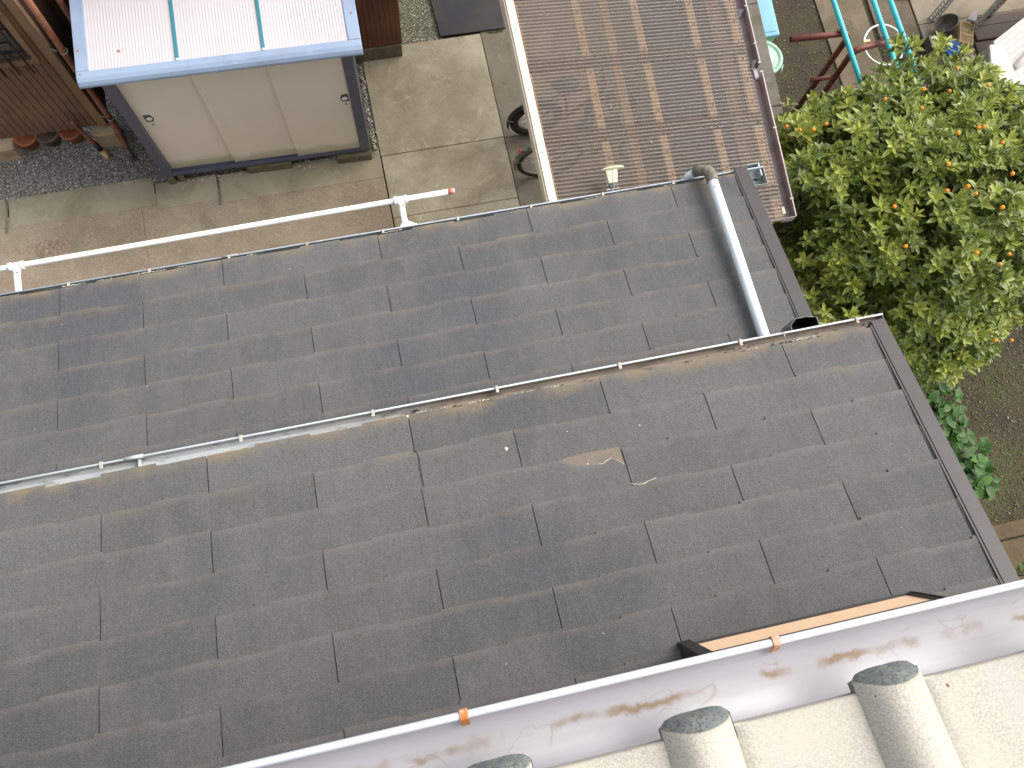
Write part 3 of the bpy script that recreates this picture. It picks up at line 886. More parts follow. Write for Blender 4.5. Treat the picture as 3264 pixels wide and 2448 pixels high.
# upper white gutter
UZ = 5.80
mb = MB()
ys, ye = -.1945, -.330
n = 18
arc = []
for i in range(n+1):
    a = 2*PI-PI*i/n
    arc.append(((ys+ye)/2+(ys-ye)/2*math.cos(a), UZ+.050*math.sin(a)))
inner = [(y, z) for y, z in arc]
outer = [(y+(.003 if i == 0 else 0) , z-.003) for i, (y, z) in enumerate(arc)][::-1]
mb.prof(inner+outer, -3.0, 2.9, 0, smooth=True, nx=1)
gU = mb.build('gutter', M['ugutter'], house)
gU['label'] = 'wide white gutter with brown tide marks under the cream tiles'
for p in gU.data.polygons: p.use_smooth = len(p.vertices) == 4
mb = MB(); mb.tube([(-3.0, -.190, UZ+.001), (2.9, -.190, UZ+.001)], .0062, 14)
sub(mb, 'gutter_rim', M['urim'], gU)
for x in (-1.015, -.518, -.021, .476, 1.22, 1.72):
    mb = MB(); th_ = .0018; pr = []
    for i in range(9):
        a = R(-60+250*i/8); pr.append((-.190+.0082*math.cos(a), UZ+.001+.0082*math.sin(a)))
    pr2 = [(-.190+.0082*math.cos(R(190))-.006, UZ-.012), (-.190-.018, UZ-.020)]
    full = pr+pr2
    back = [(y+.0012, z-.0014) for y, z in full[::-1]]
    mb.prof(full+back, x-.0065, x+.0065, 0)
    sub(mb, 'gutter_hook', M['rust'], gU)

# cream cement tile roof
TH = R(19)
cT, sT = math.cos(TH), math.sin(TH)
tr_ = empty('tile_roof', (.3, -.5, 5.9), 'cream painted cement tiles with rounded ribs', None); del tr_['label']
tr_.parent = house; tr_.location = Vector((.3, -.5, 5.9))-parent_origin(house); _org[tr_.name] = Vector((.3, -.5, 5.9))
tr_['label'] = 'cream painted cement tile roof with round rib ends'
PIT = .303
def TP(x, s_, h): return (x, -.2855-s_*cT+h*sT, 5.832+s_*sT+h*cT)
def tprof(u):
    """height across one tile; u=0 at the rib's left foot"""
    rw = .108
    x = u*PIT
    if x < rw:
        q = x/rw
        return .044*max(0, math.sin(PI*q**.88))**(.62 if q > .5 else (.62+.30*(1-2*q)))+.002
    q = (x-rw)/(PIT-rw)
    return -.003+.005*q-.003*math.sin(PI*q)
def tile_row(row):
    mb = MB()
    s0 = row*.28; s1 = s0+.30; h0 = .022 if row else .012; h1 = h0-.016
    for i in range(-8, 10):
        xl = .561+PIT*i
        us = [q/22*.108/PIT for q in range(23)]+[.108/PIT+.002]+[.108/PIT+(1-.108/PIT)*q/8 for q in range(1, 9)]
        ss = [0, .004, .03, .1, .2, .30] if row else [0, .005, .03, .1, .2, .30]
        n0 = len(mb.v)
        for u in us:
            hh = tprof(min(u, 1))
            x = xl+u*PIT
            rng_ = .0004*math.sin(37*u+i*1.7)
            if 0 < u*PIT < .108: hh += rng_
            ov = -.018+.024*(hh/.046) if (u*PIT < .1081 and row == 0) else 0
            for si, s_ in enumerate(ss):
                rnd = -.003 if si == 0 else 0
                tp = 1-.0*s_
                mb.v.append(TP(x, s0+s_+(ov if si < 2 else ov*(1-s_/.3)), h0+(h1-h0)*s_/.3+hh+rnd))
            mb.v.append(TP(x, s0+.002+min(ov, 0), h0-.014))
        L = len(ss)+1
        for a in range(len(us)-1):
            A, B = n0+a*L, n0+(a+1)*L
            for q in range(L-2): mb.face((A+q, A+q+1, B+q+1, B+q), 0, True)
            mb.face((A+L-1, A, B, B+L-1), 1 if us[a]*PIT < .106 else 0, False)
        # the sharp right flank of every rib
        k = len(mb.v)
    return mb
for r_ in range(4):
    ob = tile_row(r_).build('tile_course', [M['kawara'], M['kcap']], tr_)
# domed grey rib ends
for i in range(-8, 10):
    x0_ = .561+PIT*i
    mb = MB(); K = 20; RI = 6
    for rI in range(RI+1):
        rr_ = 1-rI/RI; bul = .016*math.sqrt(1-rr_*rr_)
        for q in range(K+1):
            u = q/K
            x = x0_+.054+(u-.5)*.108*rr_
            hh = (tprof(u*.108/PIT)-.010)*rr_+.010
            mb.v.append(TP(x, -.018+.024*(hh/.046)-bul, .0095+.0005+hh))
    for rI in range(RI):
        for q in range(K):
            A = rI*(K+1)+q; mb.face((A, A+1, A+K+2, A+K+1), 0, True)
    n = len(mb.v)
    for x, sg in ((x0_, 0), (x0_+.1081, 1)):
        n = len(mb.v); mb.v += [TP(x, -.018, .0125), TP(x, .02, .0125), TP(x, .02, -.004), TP(x, -.018, -.004)]
        mb.face((n, n+1, n+2, n+3))
    mb.build('rib_end', M['kcap'], tr_)
mb = MB()
mb.hexa([TP(-3, -.004, -.022), TP(2.9, -.004, -.022), TP(2.9, .9, -.022), TP(-3, .9, -.022)], [TP(-3, -.004, -.004), TP(2.9, -.004, -.004), TP(2.9, .9, -.010), TP(-3, .9, -.010)])
mb.build('eave_board', M['fascia_grey'], tr_)

# ------------------------------------------------------------------ laundry rail
lr = empty('laundry_rail', (-1, 2.38, 2.2), 'long white pipe rail on tee brackets beyond the lower roof, red tape on its end', 'laundry rail')
mb = MB(); mb.tube([(-4.6, 2.352, 2.2), (-2.2, 2.369, 2.2), (.129, 2.389, 2.2), (.435, 2.392, 2.2)], .0175, 16); mb.build('rail_pipe', M['white'], lr)
mb = MB(); mb.tube([(.435, 2.392, 2.2), (.465, 2.392, 2.2)], .0185, 16); mb.build('tape_band', M['red_tape'], lr)
mb = MB(); mb.tube([(.465, 2.392, 2.2), (.474, 2.392, 2.2)], .0165, 16); mb.build('end_plug', M['white'], lr)
for x, y in ((-2.200, 2.369), (.129, 2.389)):
    br = empty('bracket', (x, y, 2.2), None, None); br.parent = lr; br.location = Vector((x, y, 2.2))-parent_origin(lr); _org[br.name] = Vector((x, y, 2.2))
    mb = MB(); mb.tube([(x-.042, y, 2.2), (x-.040, y, 2.2), (x+.040, y, 2.2), (x+.042, y, 2.2)], [.021, .023, .023, .021], 16)
    mb.tube([(x-.044, y, 2.2), (x-.026, y, 2.2)], .0265, 16); mb.tube([(x+.026, y, 2.2), (x+.044, y, 2.2)], .0265, 16)
    mb.tube([(x, y, 2.2), (x, y-.048, 2.2)], .0235, 16); mb.build('tee', M['white'], br)
    mb = MB(); mb.tube([(x, y-.04, 2.2), (x-.002, 1.62, 2.2)], .0195, 16); mb.build('arm', M['white'], br)
    mb = MB(); mb.tube([(x+.006, y-.047, 2.2205), (x+.014, y-.051, 2.2195)], .0035, 8); mb.build('rust_spot', M['rust'], br)
mb = MB(); z_ = 2.235
gv = []
for i in range(9):
    u = i/8
    for j in range(6):
        t_ = j/5
        x = .075+.125*u; y = 2.175+.055*u+.060*t_*math.sin(PI*(u*.8+.15))
        gv.append((x, y-.035+.01*math.sin(u*5), z_+.028*math.sin(PI*t_)-.015*(u-.5)))
mb.v += gv
for i in range(8):
    for j in range(5):
        a = i*6+j; mb.face((a, a+6, a+7, a+1), 0, True)
mb.build('bracket_cover', M['cover'], lr, 0, .004)
mb = MB(); mb.hexa([(.075, 2.11, 2.17), (.185, 2.11, 2.17), (.182, 2.175, 2.17), (.080, 2.175, 2.17)], [(.075, 2.11, 2.225), (.185, 2.11, 2.225), (.182, 2.175, 2.225), (.080, 2.175, 2.225)])
mb.build('clamp_block', M['cover'], lr, .006)

# ------------------------------------------------------------------ lamp on bent bracket
la = empty('eave_lamp', (1.45, 2.2, 2.3), 'small cream lamp with oval head on a bent wire bracket at the lower gutter', 'outdoor lamp')
mb = MB(); mb.ball((1.452, 2.272, 2.395), .078, 20, 0, (1, .13, .36)); mb.build('lamp_head', M['cream'], la)
mb = MB(); mb.hexa([(1.418, 2.19, 2.33), (1.472, 2.19, 2.33), (1.482, 2.262, 2.355), (1.408, 2.262, 2.355)], [(1.418, 2.19, 2.372), (1.472, 2.19, 2.372), (1.482, 2.262, 2.40), (1.408, 2.262, 2.40)])
mb.tube([(1.425, 2.235, 2.38), (1.425, 2.235, 2.392)], .004, 8, 1); mb.tube([(1.468, 2.235, 2.38), (1.468, 2.235, 2.392)], .004, 8, 1)
mb.build('lamp_body', [M['cream'], M['wire']], la, .003)
mb = MB(); mb.box((1.420, 2.163, 2.33), (1.470, 2.189, 2.362)); mb.build('joint', M['hopper'], la, .003)
mb = MB(); mb.tube([(1.455, 2.158, 2.34), (1.400, 2.158, 2.345), (1.396, 2.15, 2.345), (1.398, 2.085, 2.405)], .0045, 8)
mb.box((1.405, 2.156, 2.335), (1.472, 2.163, 2.350)); mb.build('bracket', M['wire'], la)
mb = MB(); mb.tube([(1.447, 2.262, 2.40), (1.450, 2.23, 2.39), (1.443, 2.20, 2.38), (1.447, 2.165, 2.365), (1.425, 2.13, 2.36), (1.42, 2.09, 2.38)], .0018, 6); mb.build('cable', M['wire'], la)

# ------------------------------------------------------------------ metal storage shed
SY = R(-1.5)
SX, SYO, SZ0 = -1.811, 3.97, .12
MS = Matrix.Translation((SX, SYO, SZ0)) @ Matrix.Rotation(SY, 4, 'Z')
sd_ = empty('storage_shed', (-.9, 4.4, 0), 'metal storage shed with beige sliding doors, slate blue frame and white corrugated roof', 'shed')
W, D, H = 1.817, 1.05, 1.60
def sbox(mb, a, b, m=0): return mb.box(a, b, m, MS)
def sbuild(mb, name, mat, par=None, bev=.003):
    o = mb.build(name, mat, None, bev)
    if par is None:
        o.parent = sd_; o.location = -parent_origin(sd_)
    else: o.parent = par
    return o
mb = MB(); sbox(mb, (0, 0, 0), (.075, D, H)); sbuild(mb, 'side_panel', M['shed_frame'])
mb = MB(); sbox(mb, (W-.085, 0, 0), (W, D, H)); sbuild(mb, 'side_panel', M['shed_frame'])
mb = MB(); sbox(mb, (.077, D-.02, .01), (W-.087, D, H)); sbuild(mb, 'back_panel', M['shed_frame'])
mb = MB(); sbox(mb, (.076, 0, 0), (W-.086, .10, .030)); sbox(mb, (.076, .002, .030), (W-.086, .008, .048)); sbox(mb, (.076, .030, .030), (W-.086, .034, .045))
sbuild(mb, 'bottom_rail', M['shed_frame'], None, .002)
dw = (W-.160)/3
for i in range(3):
    mb = MB(); y0 = .052-.018*i
    x0 = .0755+dw*i; x1 = x0+dw+(.03 if i < 2 else -.002)
    sbox(mb, (x0, y0, .034), (x1, y0+.015, H-.05))
    if i: sbox(mb, (x0-.004, y0-.004, .034), (x0+.012, y0+.002, H-.05))
    d_ = sbuild(mb, 'door', M['door'], None, .002)
    if i in (0, 2):
        hx = x0+.045 if i == 0 else x1-.075
        hz = .80
        y1 = y0-.004
        sgn = 1 if i == 0 else -1
        for nm, pts, mt, e in (('handle', [(-.012, -.01), (.060, -.01), (.082, .035), (.082, .075), (.060, .125), (-.012, .125)], M['steel'], .004),
                               ('handle_recess', [(.0, .006), (.052, .006), (.068, .038), (.068, .070), (.052, .108), (.0, .108)], M['hopper'], .0055)):
            mb = MB()
            P0 = [(hx+(.034 + sgn*(x-.034) if True else x), z+hz) for x, z in pts]
            if sgn < 0: P0 = P0[::-1]
            mb.hexa([tuple(MS @ Vector((x, y1+.004-e, z))) for x, z in P0], [tuple(MS @ Vector((x, y1+.004, z))) for x, z in P0])
            sbuild(mb, nm, mt, d_, .001)
        mb = MB(); mb.ball(tuple(MS @ Vector((hx+.034, y1-.001, hz+.05))), .026, 10, 0, (1, .35, .9)); sbuild(mb, 'handle_grip', M['steel'], d_, 0)
        mb = MB(); sbox(mb, (hx+.03, y1-.0005, hz-.045), (hx+.042, y1+.004, hz-.030)); sbuild(mb, 'keyhole', M['black'], d_, .001)
# roof tray
RZ0, RZ1 = 1.545, 1.625
ra, rb, rc, rd = -.087, W+.082, -.118, 1.02
rf = MB()
ringo = [(ra, rc), (rb, rc), (rb, rd), (ra, rd)]; fw = .098; fwl = .092
sl = lambda y: .030*(y-rc)
def rpt(x, y, z): return tuple(MS @ Vector((x, y, z+sl(y))))
def rbox(x0, y0, x1, y1, z0, z1, m=0):
    q = [(x0, y0), (x1, y0), (x1, y1), (x0, y1)]
    return MB().hexa([rpt(x, y, z0) for x, y in q], [rpt(x, y, z1) for x, y in q], m)
roofparts = []
mb = MB()
pf = [(rc+.004, RZ1-.060), (rc, RZ1-.050), (rc+.004, RZ1-.034), (rc+.020, RZ1-.014), (rc+.040, RZ1-.004), (rc+.046, RZ1), (rc+fw, RZ1), (rc+fw, RZ1-.03), (rc+.05, RZ1-.060)]
for x_ in (ra, rb): mb.v += [rpt(x_, a_, b_) for a_, b_ in pf]
for q in range(9): mb.face((q, (q+1) % 9, 9+(q+1) % 9, 9+q))
mb.face(list(range(9))[::-1]); mb.face(list(range(9, 18)))
for q in ((ra, rc+fw+.0005, ra+fwl, rd, RZ0+.02, RZ1), (rb-fwl, rc+fw+.0005, rb, rd, RZ0+.02, RZ1), (ra+.004, rc+.055, rb-.004, rd, RZ0+.022, RZ0+.034)):
    t_ = rbox(*q); n = len(mb.v); mb.v += t_.v
    for fa in t_.f: mb.face([n+i for i in fa], 0)
rof = sbuild(mb, 'roof', M['shed_roof_frame'], None, .010)
for x, y in ((ra+.03, rc+.075), (rb-.035, rc+.10), (ra+.03, rc+.26), (rb-.04, rc+.31)):
    mb = MB(); c_ = rpt(x, y, RZ1+.001); mb.ball(c_, .008, 8, 0, (1, 1, .5)); sbuild(mb, 'screw', M['rust'], rof, 0)
# corrugated panels
xs0, xs1 = ra+fwl, rb-fwl
pw = (xs1-xs0)/3
for i in range(3):
    a, b = xs0+pw*i+(.012 if i else 0), xs0+pw*(i+1)-(.012 if i < 2 else 0)
    mb = MB(); nn = int((b-a)/.003)
    for q in range(nn+1):
        x = a+(b-a)*q/nn
        z = RZ1-.010+.0005*math.sin(2*PI*x/.022)
        mb.v.append(rpt(x, rc+fw, z)); mb.v.append(rpt(x, rd, z))
    for q in range(nn): mb.face((2*q, 2*q+2, 2*q+3, 2*q+1), 0, True)
    sbuild(mb, 'roof_panel', M['frp'], rof, 0)
    if i:
        mb = rbox(a-.024, rc+fw+.012, a, rd, RZ1-.012, RZ1+.002)
        sbuild(mb, 'roof_batten', M['teal'], rof, .002)
        mb = rbox(a-.022, rc+fw-.004, a-.002, rc+fw+.012, RZ1-.012, RZ1+.006)
        mb.ball(rpt(a-.012, rc+fw+.003, RZ1+.008), .006, 8, 0)
        sbuild(mb, 'batten_clip', M['steel'], rof, .001)
mb = MB(); mb.ball(rpt(.22, rc+fw+.13, RZ1), .011, 8, 0, (1, 1, .5)); sbuild(mb, 'screw', M['rust'], rof, 0)

def block(name, a, b, mat, label, cat, rz=0, group=None):
    c = Vector(((a[0]+b[0])/2, (a[1]+b[1])/2, a[2])); hx, hy = (b[0]-a[0])/2, (b[1]-a[1])/2
    mb = MB(); mb.box((-hx, -hy, 0), (hx, hy, b[2]-a[2]))
    o = mb.build(name, mat, None, .006); o.location = c; o.rotation_euler = (0, 0, rz); tag(o, label, cat, group); return o
block('concrete_block', (-1.105, 3.935, .002), (-.715, 4.10, .10), M['mossblock'], 'grey block under the middle of the shed front', 'block', SY, 'blocks under the shed')
block('concrete_block', (-.30, 3.895, .002), (.010, 4.05, .10), M['mossblock'], 'mossy block under the right front corner of the shed', 'block', SY, 'blocks under the shed')
block('concrete_block', (-1.795, 3.955, .002), (-1.745, 4.20, .10), M['mossblock'], 'narrow mossy block under the left front corner of the shed, the outer one', 'block', SY, 'blocks under the shed')
block('concrete_block', (-1.715, 3.965, .002), (-1.665, 4.20, .10), M['mossblock'], 'narrow mossy block under the left front corner of the shed, the inner one', 'block', SY, 'blocks under the shed')
block('concrete_block', (-.32, 4.80, -.02), (.0, 5.0, .10), M['mossblock'], 'mossy block under the rear of the shed', 'block', SY, 'blocks under the shed')
# drain slots set in the strip
for (x0, y0, x1, y1, lb) in ((-3.208, 4.05, -3.233, 3.74, 'thin dark rod let into the concrete strip at the far left'), (-1.384, 3.955, -1.402, 3.69, 'thin dark rod let into the concrete strip in front of the shed')):
    mb = MB(); mb.tube([(x0, y0, .004), ((x0+x1)/2+.002, (y0+y1)/2, .005), (x1, y1, .003)], .008, 8); o = mb.build('iron_rod', M['elbow']); tag(o, lb, 'rod', 'rods in the concrete strip')

# ------------------------------------------------------------------ carport
cp = empty('carport', (1.9, 3, 0), 'low carport with brown corrugated translucent roof beside the grey roofs', 'carport')
def CL(y): return .988+.020*y
def CR(y): return 2.540+.066*y
def cpt(u, y, h=0):
    xl, xr = CL(y), CR(y)-.075
    return (xl+(xr-xl)*u, y, 2.285-.165*u+h)
seams = [1.60, 2.02, 2.554, 3.090, 3.627, 4.162, 4.70, 5.24, 5.78, 6.2]
for i in range(len(seams)-1):
    y0, y1 = seams[i]-.005, seams[i+1]+.085
    if i == 0: y0 = 1.84
    mb = MB(); P_ = .0272; ny = int((y1-y0)/P_*10); us = [-.0, .25, .5, .75, 1.0]
    dy_ = P_/10; y0 = round(y0/dy_)*dy_
    for q in range(ny+1):
        y = y0+dy_*q
        for u in us:
            mb.v.append(cpt(u, y, .0065*math.cos(2*PI*y/P_)+(.003 if i % 2 else 0)))
    L = len(us)
    for q in range(ny):
        for k in range(L-1):
            a = q*L+k; mb.face((a, a+1, a+L+1, a+L), 0, True)
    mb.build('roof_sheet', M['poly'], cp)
for pu in (.030, .292, .545, .79, .975):
    mb = MB(); n = 12
    for q in range(n):
        ya, yb = 1.86+q*(6.2-1.86)/n, 1.86+(q+1)*(6.2-1.86)/n
        a0, a1, b0, b1 = cpt(pu-.016, ya), cpt(pu+.016, ya), cpt(pu-.016, yb), cpt(pu+.016, yb)
        dn = lambda p, h: (p[0], p[1], p[2]+h)
        mb.hexa([dn(a0, -.04), dn(a1, -.04), dn(b1, -.04), dn(b0, -.04)], [dn(a0, -.0075), dn(a1, -.0075), dn(b1, -.0075), dn(b0, -.0075)])
    mb.build('purlin', M['purlin'], cp)
mb = MB(); rg = random.Random(2)
for pu in (.030, .292, .545, .79, .975):
    y = 1.95
    while y < 4.6:
        yy = round(y/.0272)*.0272
        c_ = cpt(pu, yy, .012); mb.ball(c_, .0055, 6, 0, (1, 1, .8)); y += .155
o = mb.build('roof_screws', M['screw'], cp); o['kind'] = 'stuff'
for u_ in (.45, .94):
    mb = MB(); a = cpt(u_, 1.9); b = cpt(u_, 6.2)
    mb.hexa([(a[0]-.03, 1.9, 1.93), (a[0]+.03, 1.9, 1.93), (b[0]+.03, 6.2, 1.93), (b[0]-.03, 6.2, 1.93)], [(a[0]-.03, 1.9, 2.03), (a[0]+.03, 1.9, 2.03), (b[0]+.03, 6.2, 2.03), (b[0]-.03, 6.2, 2.03)])
    mb.build('beam', M['purlin'], cp)
# left fascia
mb = MB(); a0, a1 = 1.80, 6.2
mb.hexa([(CL(a0), a0, 2.22), (CL(a0)+.052, a0, 2.22), (CL(a1)+.052, a1, 2.22), (CL(a1), a1, 2.22)], [(CL(a0), a0, 2.312), (CL(a0)+.052, a0, 2.312), (CL(a1)+.052, a1, 2.312), (CL(a1), a1, 2.312)])
mb.hexa([(CL(a0)-.012, a0, 2.20), (CL(a0)-.0003, a0, 2.20), (CL(a1)-.0003, a1, 2.20), (CL(a1)-.012, a1, 2.20)], [(CL(a0)-.012, a0, 2.298), (CL(a0)-.0003, a0, 2.298), (CL(a1)-.0003, a1, 2.298), (CL(a1)-.012, a1, 2.298)])
fa_ = mb.build('fascia', M['beige'], cp, .002)
for k in range(8):
    y = 2.05+.45*k; mb = MB(); mb.ball((CL(y)+.026, y, 2.313), .005, 6, 0, (1, 1, .5)); sub(mb, 'screw', M['screw'], fa_)
# near and far cross beams
mb = MB(); mb.box((1.05, 1.90, 2.02), (2.625, 1.95, 2.085)); mb.build('beam', M['beige'], cp, .003)
mb = MB(); mb.box((1.05, 6.1, 2.02), (2.85, 6.15, 2.10)); mb.build('beam', M['beige'], cp, .003)
for x, y in ((1.12, 1.93), (2.56, 1.93), (1.16, 6.12), (2.80, 6.12)):
    mb = MB(); mb.box((x-.03, y-.03+.0, 0), (x+.03, y+.03, 2.018)); mb.build('post', M['beige'], cp, .003)
# right gutter
mb = MB()
def gq(y0, y1):
    t = .003
    for (dx0, dx1, z0, z1, m) in ((-.072, -.001, 2.055, 2.058, 0), (-.0755, -.0722, 2.055, 2.100, 0), (-.0008, .0025, 2.055, 2.125, 0), (-.0035, .0055, 2.1252, 2.131, 1)):
        mb.hexa([(CR(y0)+dx0, y0, z0), (CR(y0)+dx1, y0, z0), (CR(y1)+dx1, y1, z0), (CR(y1)+dx0, y1, z0)], [(CR(y0)+dx0, y0, z1), (CR(y0)+dx1, y0, z1), (CR(y1)+dx1, y1, z1), (CR(y1)+dx0, y1, z1)], m)
gq(1.855, 2.93); gq(2.995, 6.2)
mb.box((CR(1.855)-.074, 1.852, 2.055), (CR(1.855)+.004, 1.8555, 2.126), 1)
cg = mb.build('gutter', [M['mauve'], M['mauve_lt']], cp, .001)
mb = MB(); mb.box((CR(2.96)-.072, 2.925, 2.0595), (CR(2.96)-.004, 2.995, 2.063)); mb.box((CR(2.96)-.03, 2.91, 2.064), (CR(2.96)-.004, 3.01, 2.068), 1)
sub(mb, 'outlet_hole', [M['black'], M['clip']], cg)
for y in (1.98, 2.50, 2.93, 3.0, 3.15, 3.45):
    mb = MB(); mb.box((CR(y)-.016, y-.006, 2.127), (CR(y)+.008, y+.006, 2.134)); sub(mb, 'gutter_clip', M['clip'], cg, .001)
for pts in ([(CR(3.42)-.055, 3.40, 2.075), (CR(3.42)-.02, 3.44, 2.11), (CR(3.42)-.045, 3.47, 2.08)], [(CR(2.96)-.045, 2.99, 2.075), (CR(2.96)-.015, 3.03, 2.12), (CR(2.96)-.03, 3.05, 2.09)]):
    mb = MB(); n = 0; mb.v += pts+[(x+.012, y, z-.01) for x, y, z in pts]; mb.face((n, n+1, n+2)); mb.face((n+5, n+4, n+3)); mb.face((n, n+3, n+4, n+1)); mb.face((n+1, n+4, n+5, n+2))
    sub(mb, 'torn_flap', M['clip'], cg)

# ------------------------------------------------------------------ bicycles
def bicycle(x, y, r, tr, tone, label, rim, fender=True, ref=True, fcol='bikeframe', lean=0.0):
    b_ = empty('bicycle', (x, y, 0), label, 'bicycle', 'bicycles parked under the carport')
    Lw = 1.0*r/.30*.98
    def ring(cx, rad, tube_r, seg=48): 
        return [(cx+rad*math.cos(2*PI*q/seg), y, r+tr+rad*math.sin(2*PI*q/seg)-0) for q in range(seg)]
    for cx in (x, x+Lw):
        wh = empty('wheel', (cx, y, r+tr), None, None); wh.parent = b_; wh.location = Vector((cx, y, r+tr))-parent_origin(b_); _org[wh.name] = Vector((cx, y, r+tr))
        MB().tube(ring(cx, r, tr), tr, 10, closed=True).build('tyre', M['tyre'], wh)
        MB().tube(ring(cx, r-tr*1.15, 0), .011, 8, closed=True).build('rim', rim, wh)
        mb = MB()
        for q in range(18):
            a = 2*PI*q/18; mb.tube([(cx+.02*math.cos(a+.6), y+(.02 if q % 2 else -.02), r+tr+.02*math.sin(a+.6)), (cx+(r-tr)*math.cos(a), y, r+tr+(r-tr)*math.sin(a))], .0014, 4)
        mb.tube([(cx, y-.045, r+tr), (cx, y+.045, r+tr)], .018, 10); mb.build('spokes', M['chrome'], wh)
    c = r+tr
    bb = (x+Lw*.42, y, c-.03); seat = (x+Lw*.30, y, c+.42); head = (x+Lw*.78, y, c+.44); headb = (x+Lw*.82, y, c+.30)
    mb = MB()
    mb.tube([bb, seat], .014, 10); mb.tube([bb, headb], .018, 10); mb.tube([(seat[0]*.8+bb[0]*.2, y, seat[2]*.8+bb[2]*.2), head], .014, 10); mb.tube([head, headb], .018, 10)
    for s_ in (-.05, .05):
        mb.tube([(bb[0], y+s_*.6, bb[2]), (x, y+s_, c)], .009, 8); mb.tube([(seat[0]-.01, y+s_*.3, seat[2]-.06), (x, y+s_, c)], .008, 8); mb.tube([(headb[0], y+s_*.7, headb[2]-.03), (x+Lw, y+s_, c)], .010, 8)
    mb.build('frame', M[fcol], b_)
    mb = MB(); mb.tube([head, (head[0]-.02, y, head[2]+.10)], .012, 8)
    mb.tube([(head[0]-.20, y-.27, head[2]+.14), (head[0]-.06, y-.22, head[2]+.14), (head[0]-.0, y-.05, head[2]+.10), (head[0]-.0, y+.05, head[2]+.10), (head[0]-.06, y+.22, head[2]+.14), (head[0]-.20, y+.27, head[2]+.14)], .011, 8)
    mb.build('handlebar', M['bikeframe'], b_)
    mb = MB(); mb.ball((seat[0], y, seat[2]+.06), .12, 12, 0, (1.05, .62, .32)); mb.tube([seat, (seat[0], y, seat[2]+.05)], .011, 8); mb.build('saddle', M['black'], b_)
    # rear fender
    mb = MB(); fr = r+tr+.022; k = 22; a0, a1 = R(196), R(62)
    for q in range(k+1):
        a = a0+(a1-a0)*q/k
        for s_, dr in ((-.027, -.012), (-.018, 0), (0, .006), (.018, 0), (.027, -.012)):
            mb.v.append((x+(fr+dr)*math.cos(a), y+s_, c+(fr+dr)*math.sin(a)))
    for q in range(k):
        for s_ in range(4):
            i = q*5+s_; mb.face((i, i+1, i+6, i+5), 0, True)
    fo = mb.build('rear_fender', tone, b_, 0, .002)
    mb = MB(); 
    for s_ in (-.03, .03): mb.tube([(x, y+s_, c), (x+fr*math.cos(R(165)), y+s_, c+fr*math.sin(R(165)))], .0025, 6)
    mb.tube([(x+(fr+.008)*math.cos(R(165)), y-.03, c+(fr+.0)*math.sin(R(165))), (x+(fr+.010)*math.cos(R(165)), y, c+(fr+.012)*math.sin(R(165))), (x+(fr+.008)*math.cos(R(165)), y+.03, c+fr*math.sin(R(165)))], .0035, 6)
    mb.build('fender_stay', M['chrome'], b_)
    if ref:
        a = R(140); px_, pz_ = x+(fr+.02)*math.cos(a), c+(fr+.02)*math.sin(a)
        mb = MB(); mb.box((px_-.020, y-.018, pz_-.015), (px_+.055, y+.018, pz_+.022)); mb.build('reflector_mount', M['hopper'], b_, .006)
        mb = MB(); mb.ball((px_-.026, y, pz_+.004), .024, 12, 0, (.45, 1.1, 1)); mb.build('reflector', M['redref'], b_)
        mb = MB()
        for q in range(9):
            a = R(128-q*5)
            for s_ in (-.016, .016): mb.v.append((x+(fr+.010)*math.cos(a), y+s_, c+(fr+.010)*math.sin(a)))
        for q in range(8): mb.face((2*q, 2*q+1, 2*q+3, 2*q+2))
        mb.build('fender_trim', M['chrome'], b_, 0, .002)
    return b_
bicycle(1.575, 3.475, .290, .019, M['hopper'], None, 'x') if False else None
bicycle(1.560, 3.462, .288, .020, M['elbow'], 'bicycle nearer the grey roof, its wheel with red reflector showing past the carport edge', M['rimgrey'])
bicycle(1.535, 3.905, .215, .036, M['black'], 'small bicycle with fat black tyre, the one farther from the grey roof', M['rimgrey'], True, False, 'redpipe')

# ------------------------------------------------------------------ block wall on the boundary
mb = MB()
ys_ = [1.25, 2.2, 3.15, 4.1, 5.05, 6.8]
for a, b in zip(ys_[:-1], ys_[1:]):
    a += .003; b -= .003
    mb.hexa([(2.94+.0725*a, a, 0), (3.085+.0735*a, a, 0), (3.085+.0735*b, b, 0), (2.94+.0725*b, b, 0)], [(2.94+.0725*a, a, 1.2), (3.085+.0735*a, a, 1.2), (3.085+.0735*b, b, 1.2), (2.94+.0725*b, b, 1.2)])
bw = mb.build('boundary_wall', M['conc_wall'], None, .008); tag(bw, 'weathered grey concrete boundary wall between carport and neighbouring yard', 'wall')

# ------------------------------------------------------------------ bins behind the wall
bn = empty('storage_bin', (3.6, 4.3, 0), 'light blue oblong plastic bin with lid standing behind the grey wall', 'bin')
mb = MB(); mb.hexa([(3.47, 4.09, 0), (3.70, 4.09, 0), (3.74, 4.68, 0), (3.50, 4.68, 0)], [(3.44, 4.055, .765), (3.722, 4.055, .765), (3.77, 4.72, .765), (3.475, 4.72, .765)]); mb.build('bin_body', M['bingreen'], bn, .03)
mb = MB(); mb.hexa([(3.435, 4.04, .755), (3.730, 4.04, .755), (3.78, 4.74, .755), (3.47, 4.74, .755)], [(3.435, 4.04, .79), (3.730, 4.04, .79), (3.78, 4.74, .79), (3.47, 4.74, .79)]); ld = mb.build('lid', M['binblue'], bn, .018)
mb = MB(); mb.hexa([(3.465, 4.075, .788), (3.700, 4.075, .788), (3.745, 4.71, .788), (3.50, 4.71, .788)], [(3.47, 4.08, .797), (3.695, 4.08, .797), (3.74, 4.705, .797), (3.505, 4.705, .797)]); sub(mb, 'lid_panel', M['binblue'], ld, .006)
bt = empty('round_bin', (3.53, 3.86, 0), 'pale green round plastic bin with cracked lid beside the blue one', 'bin')
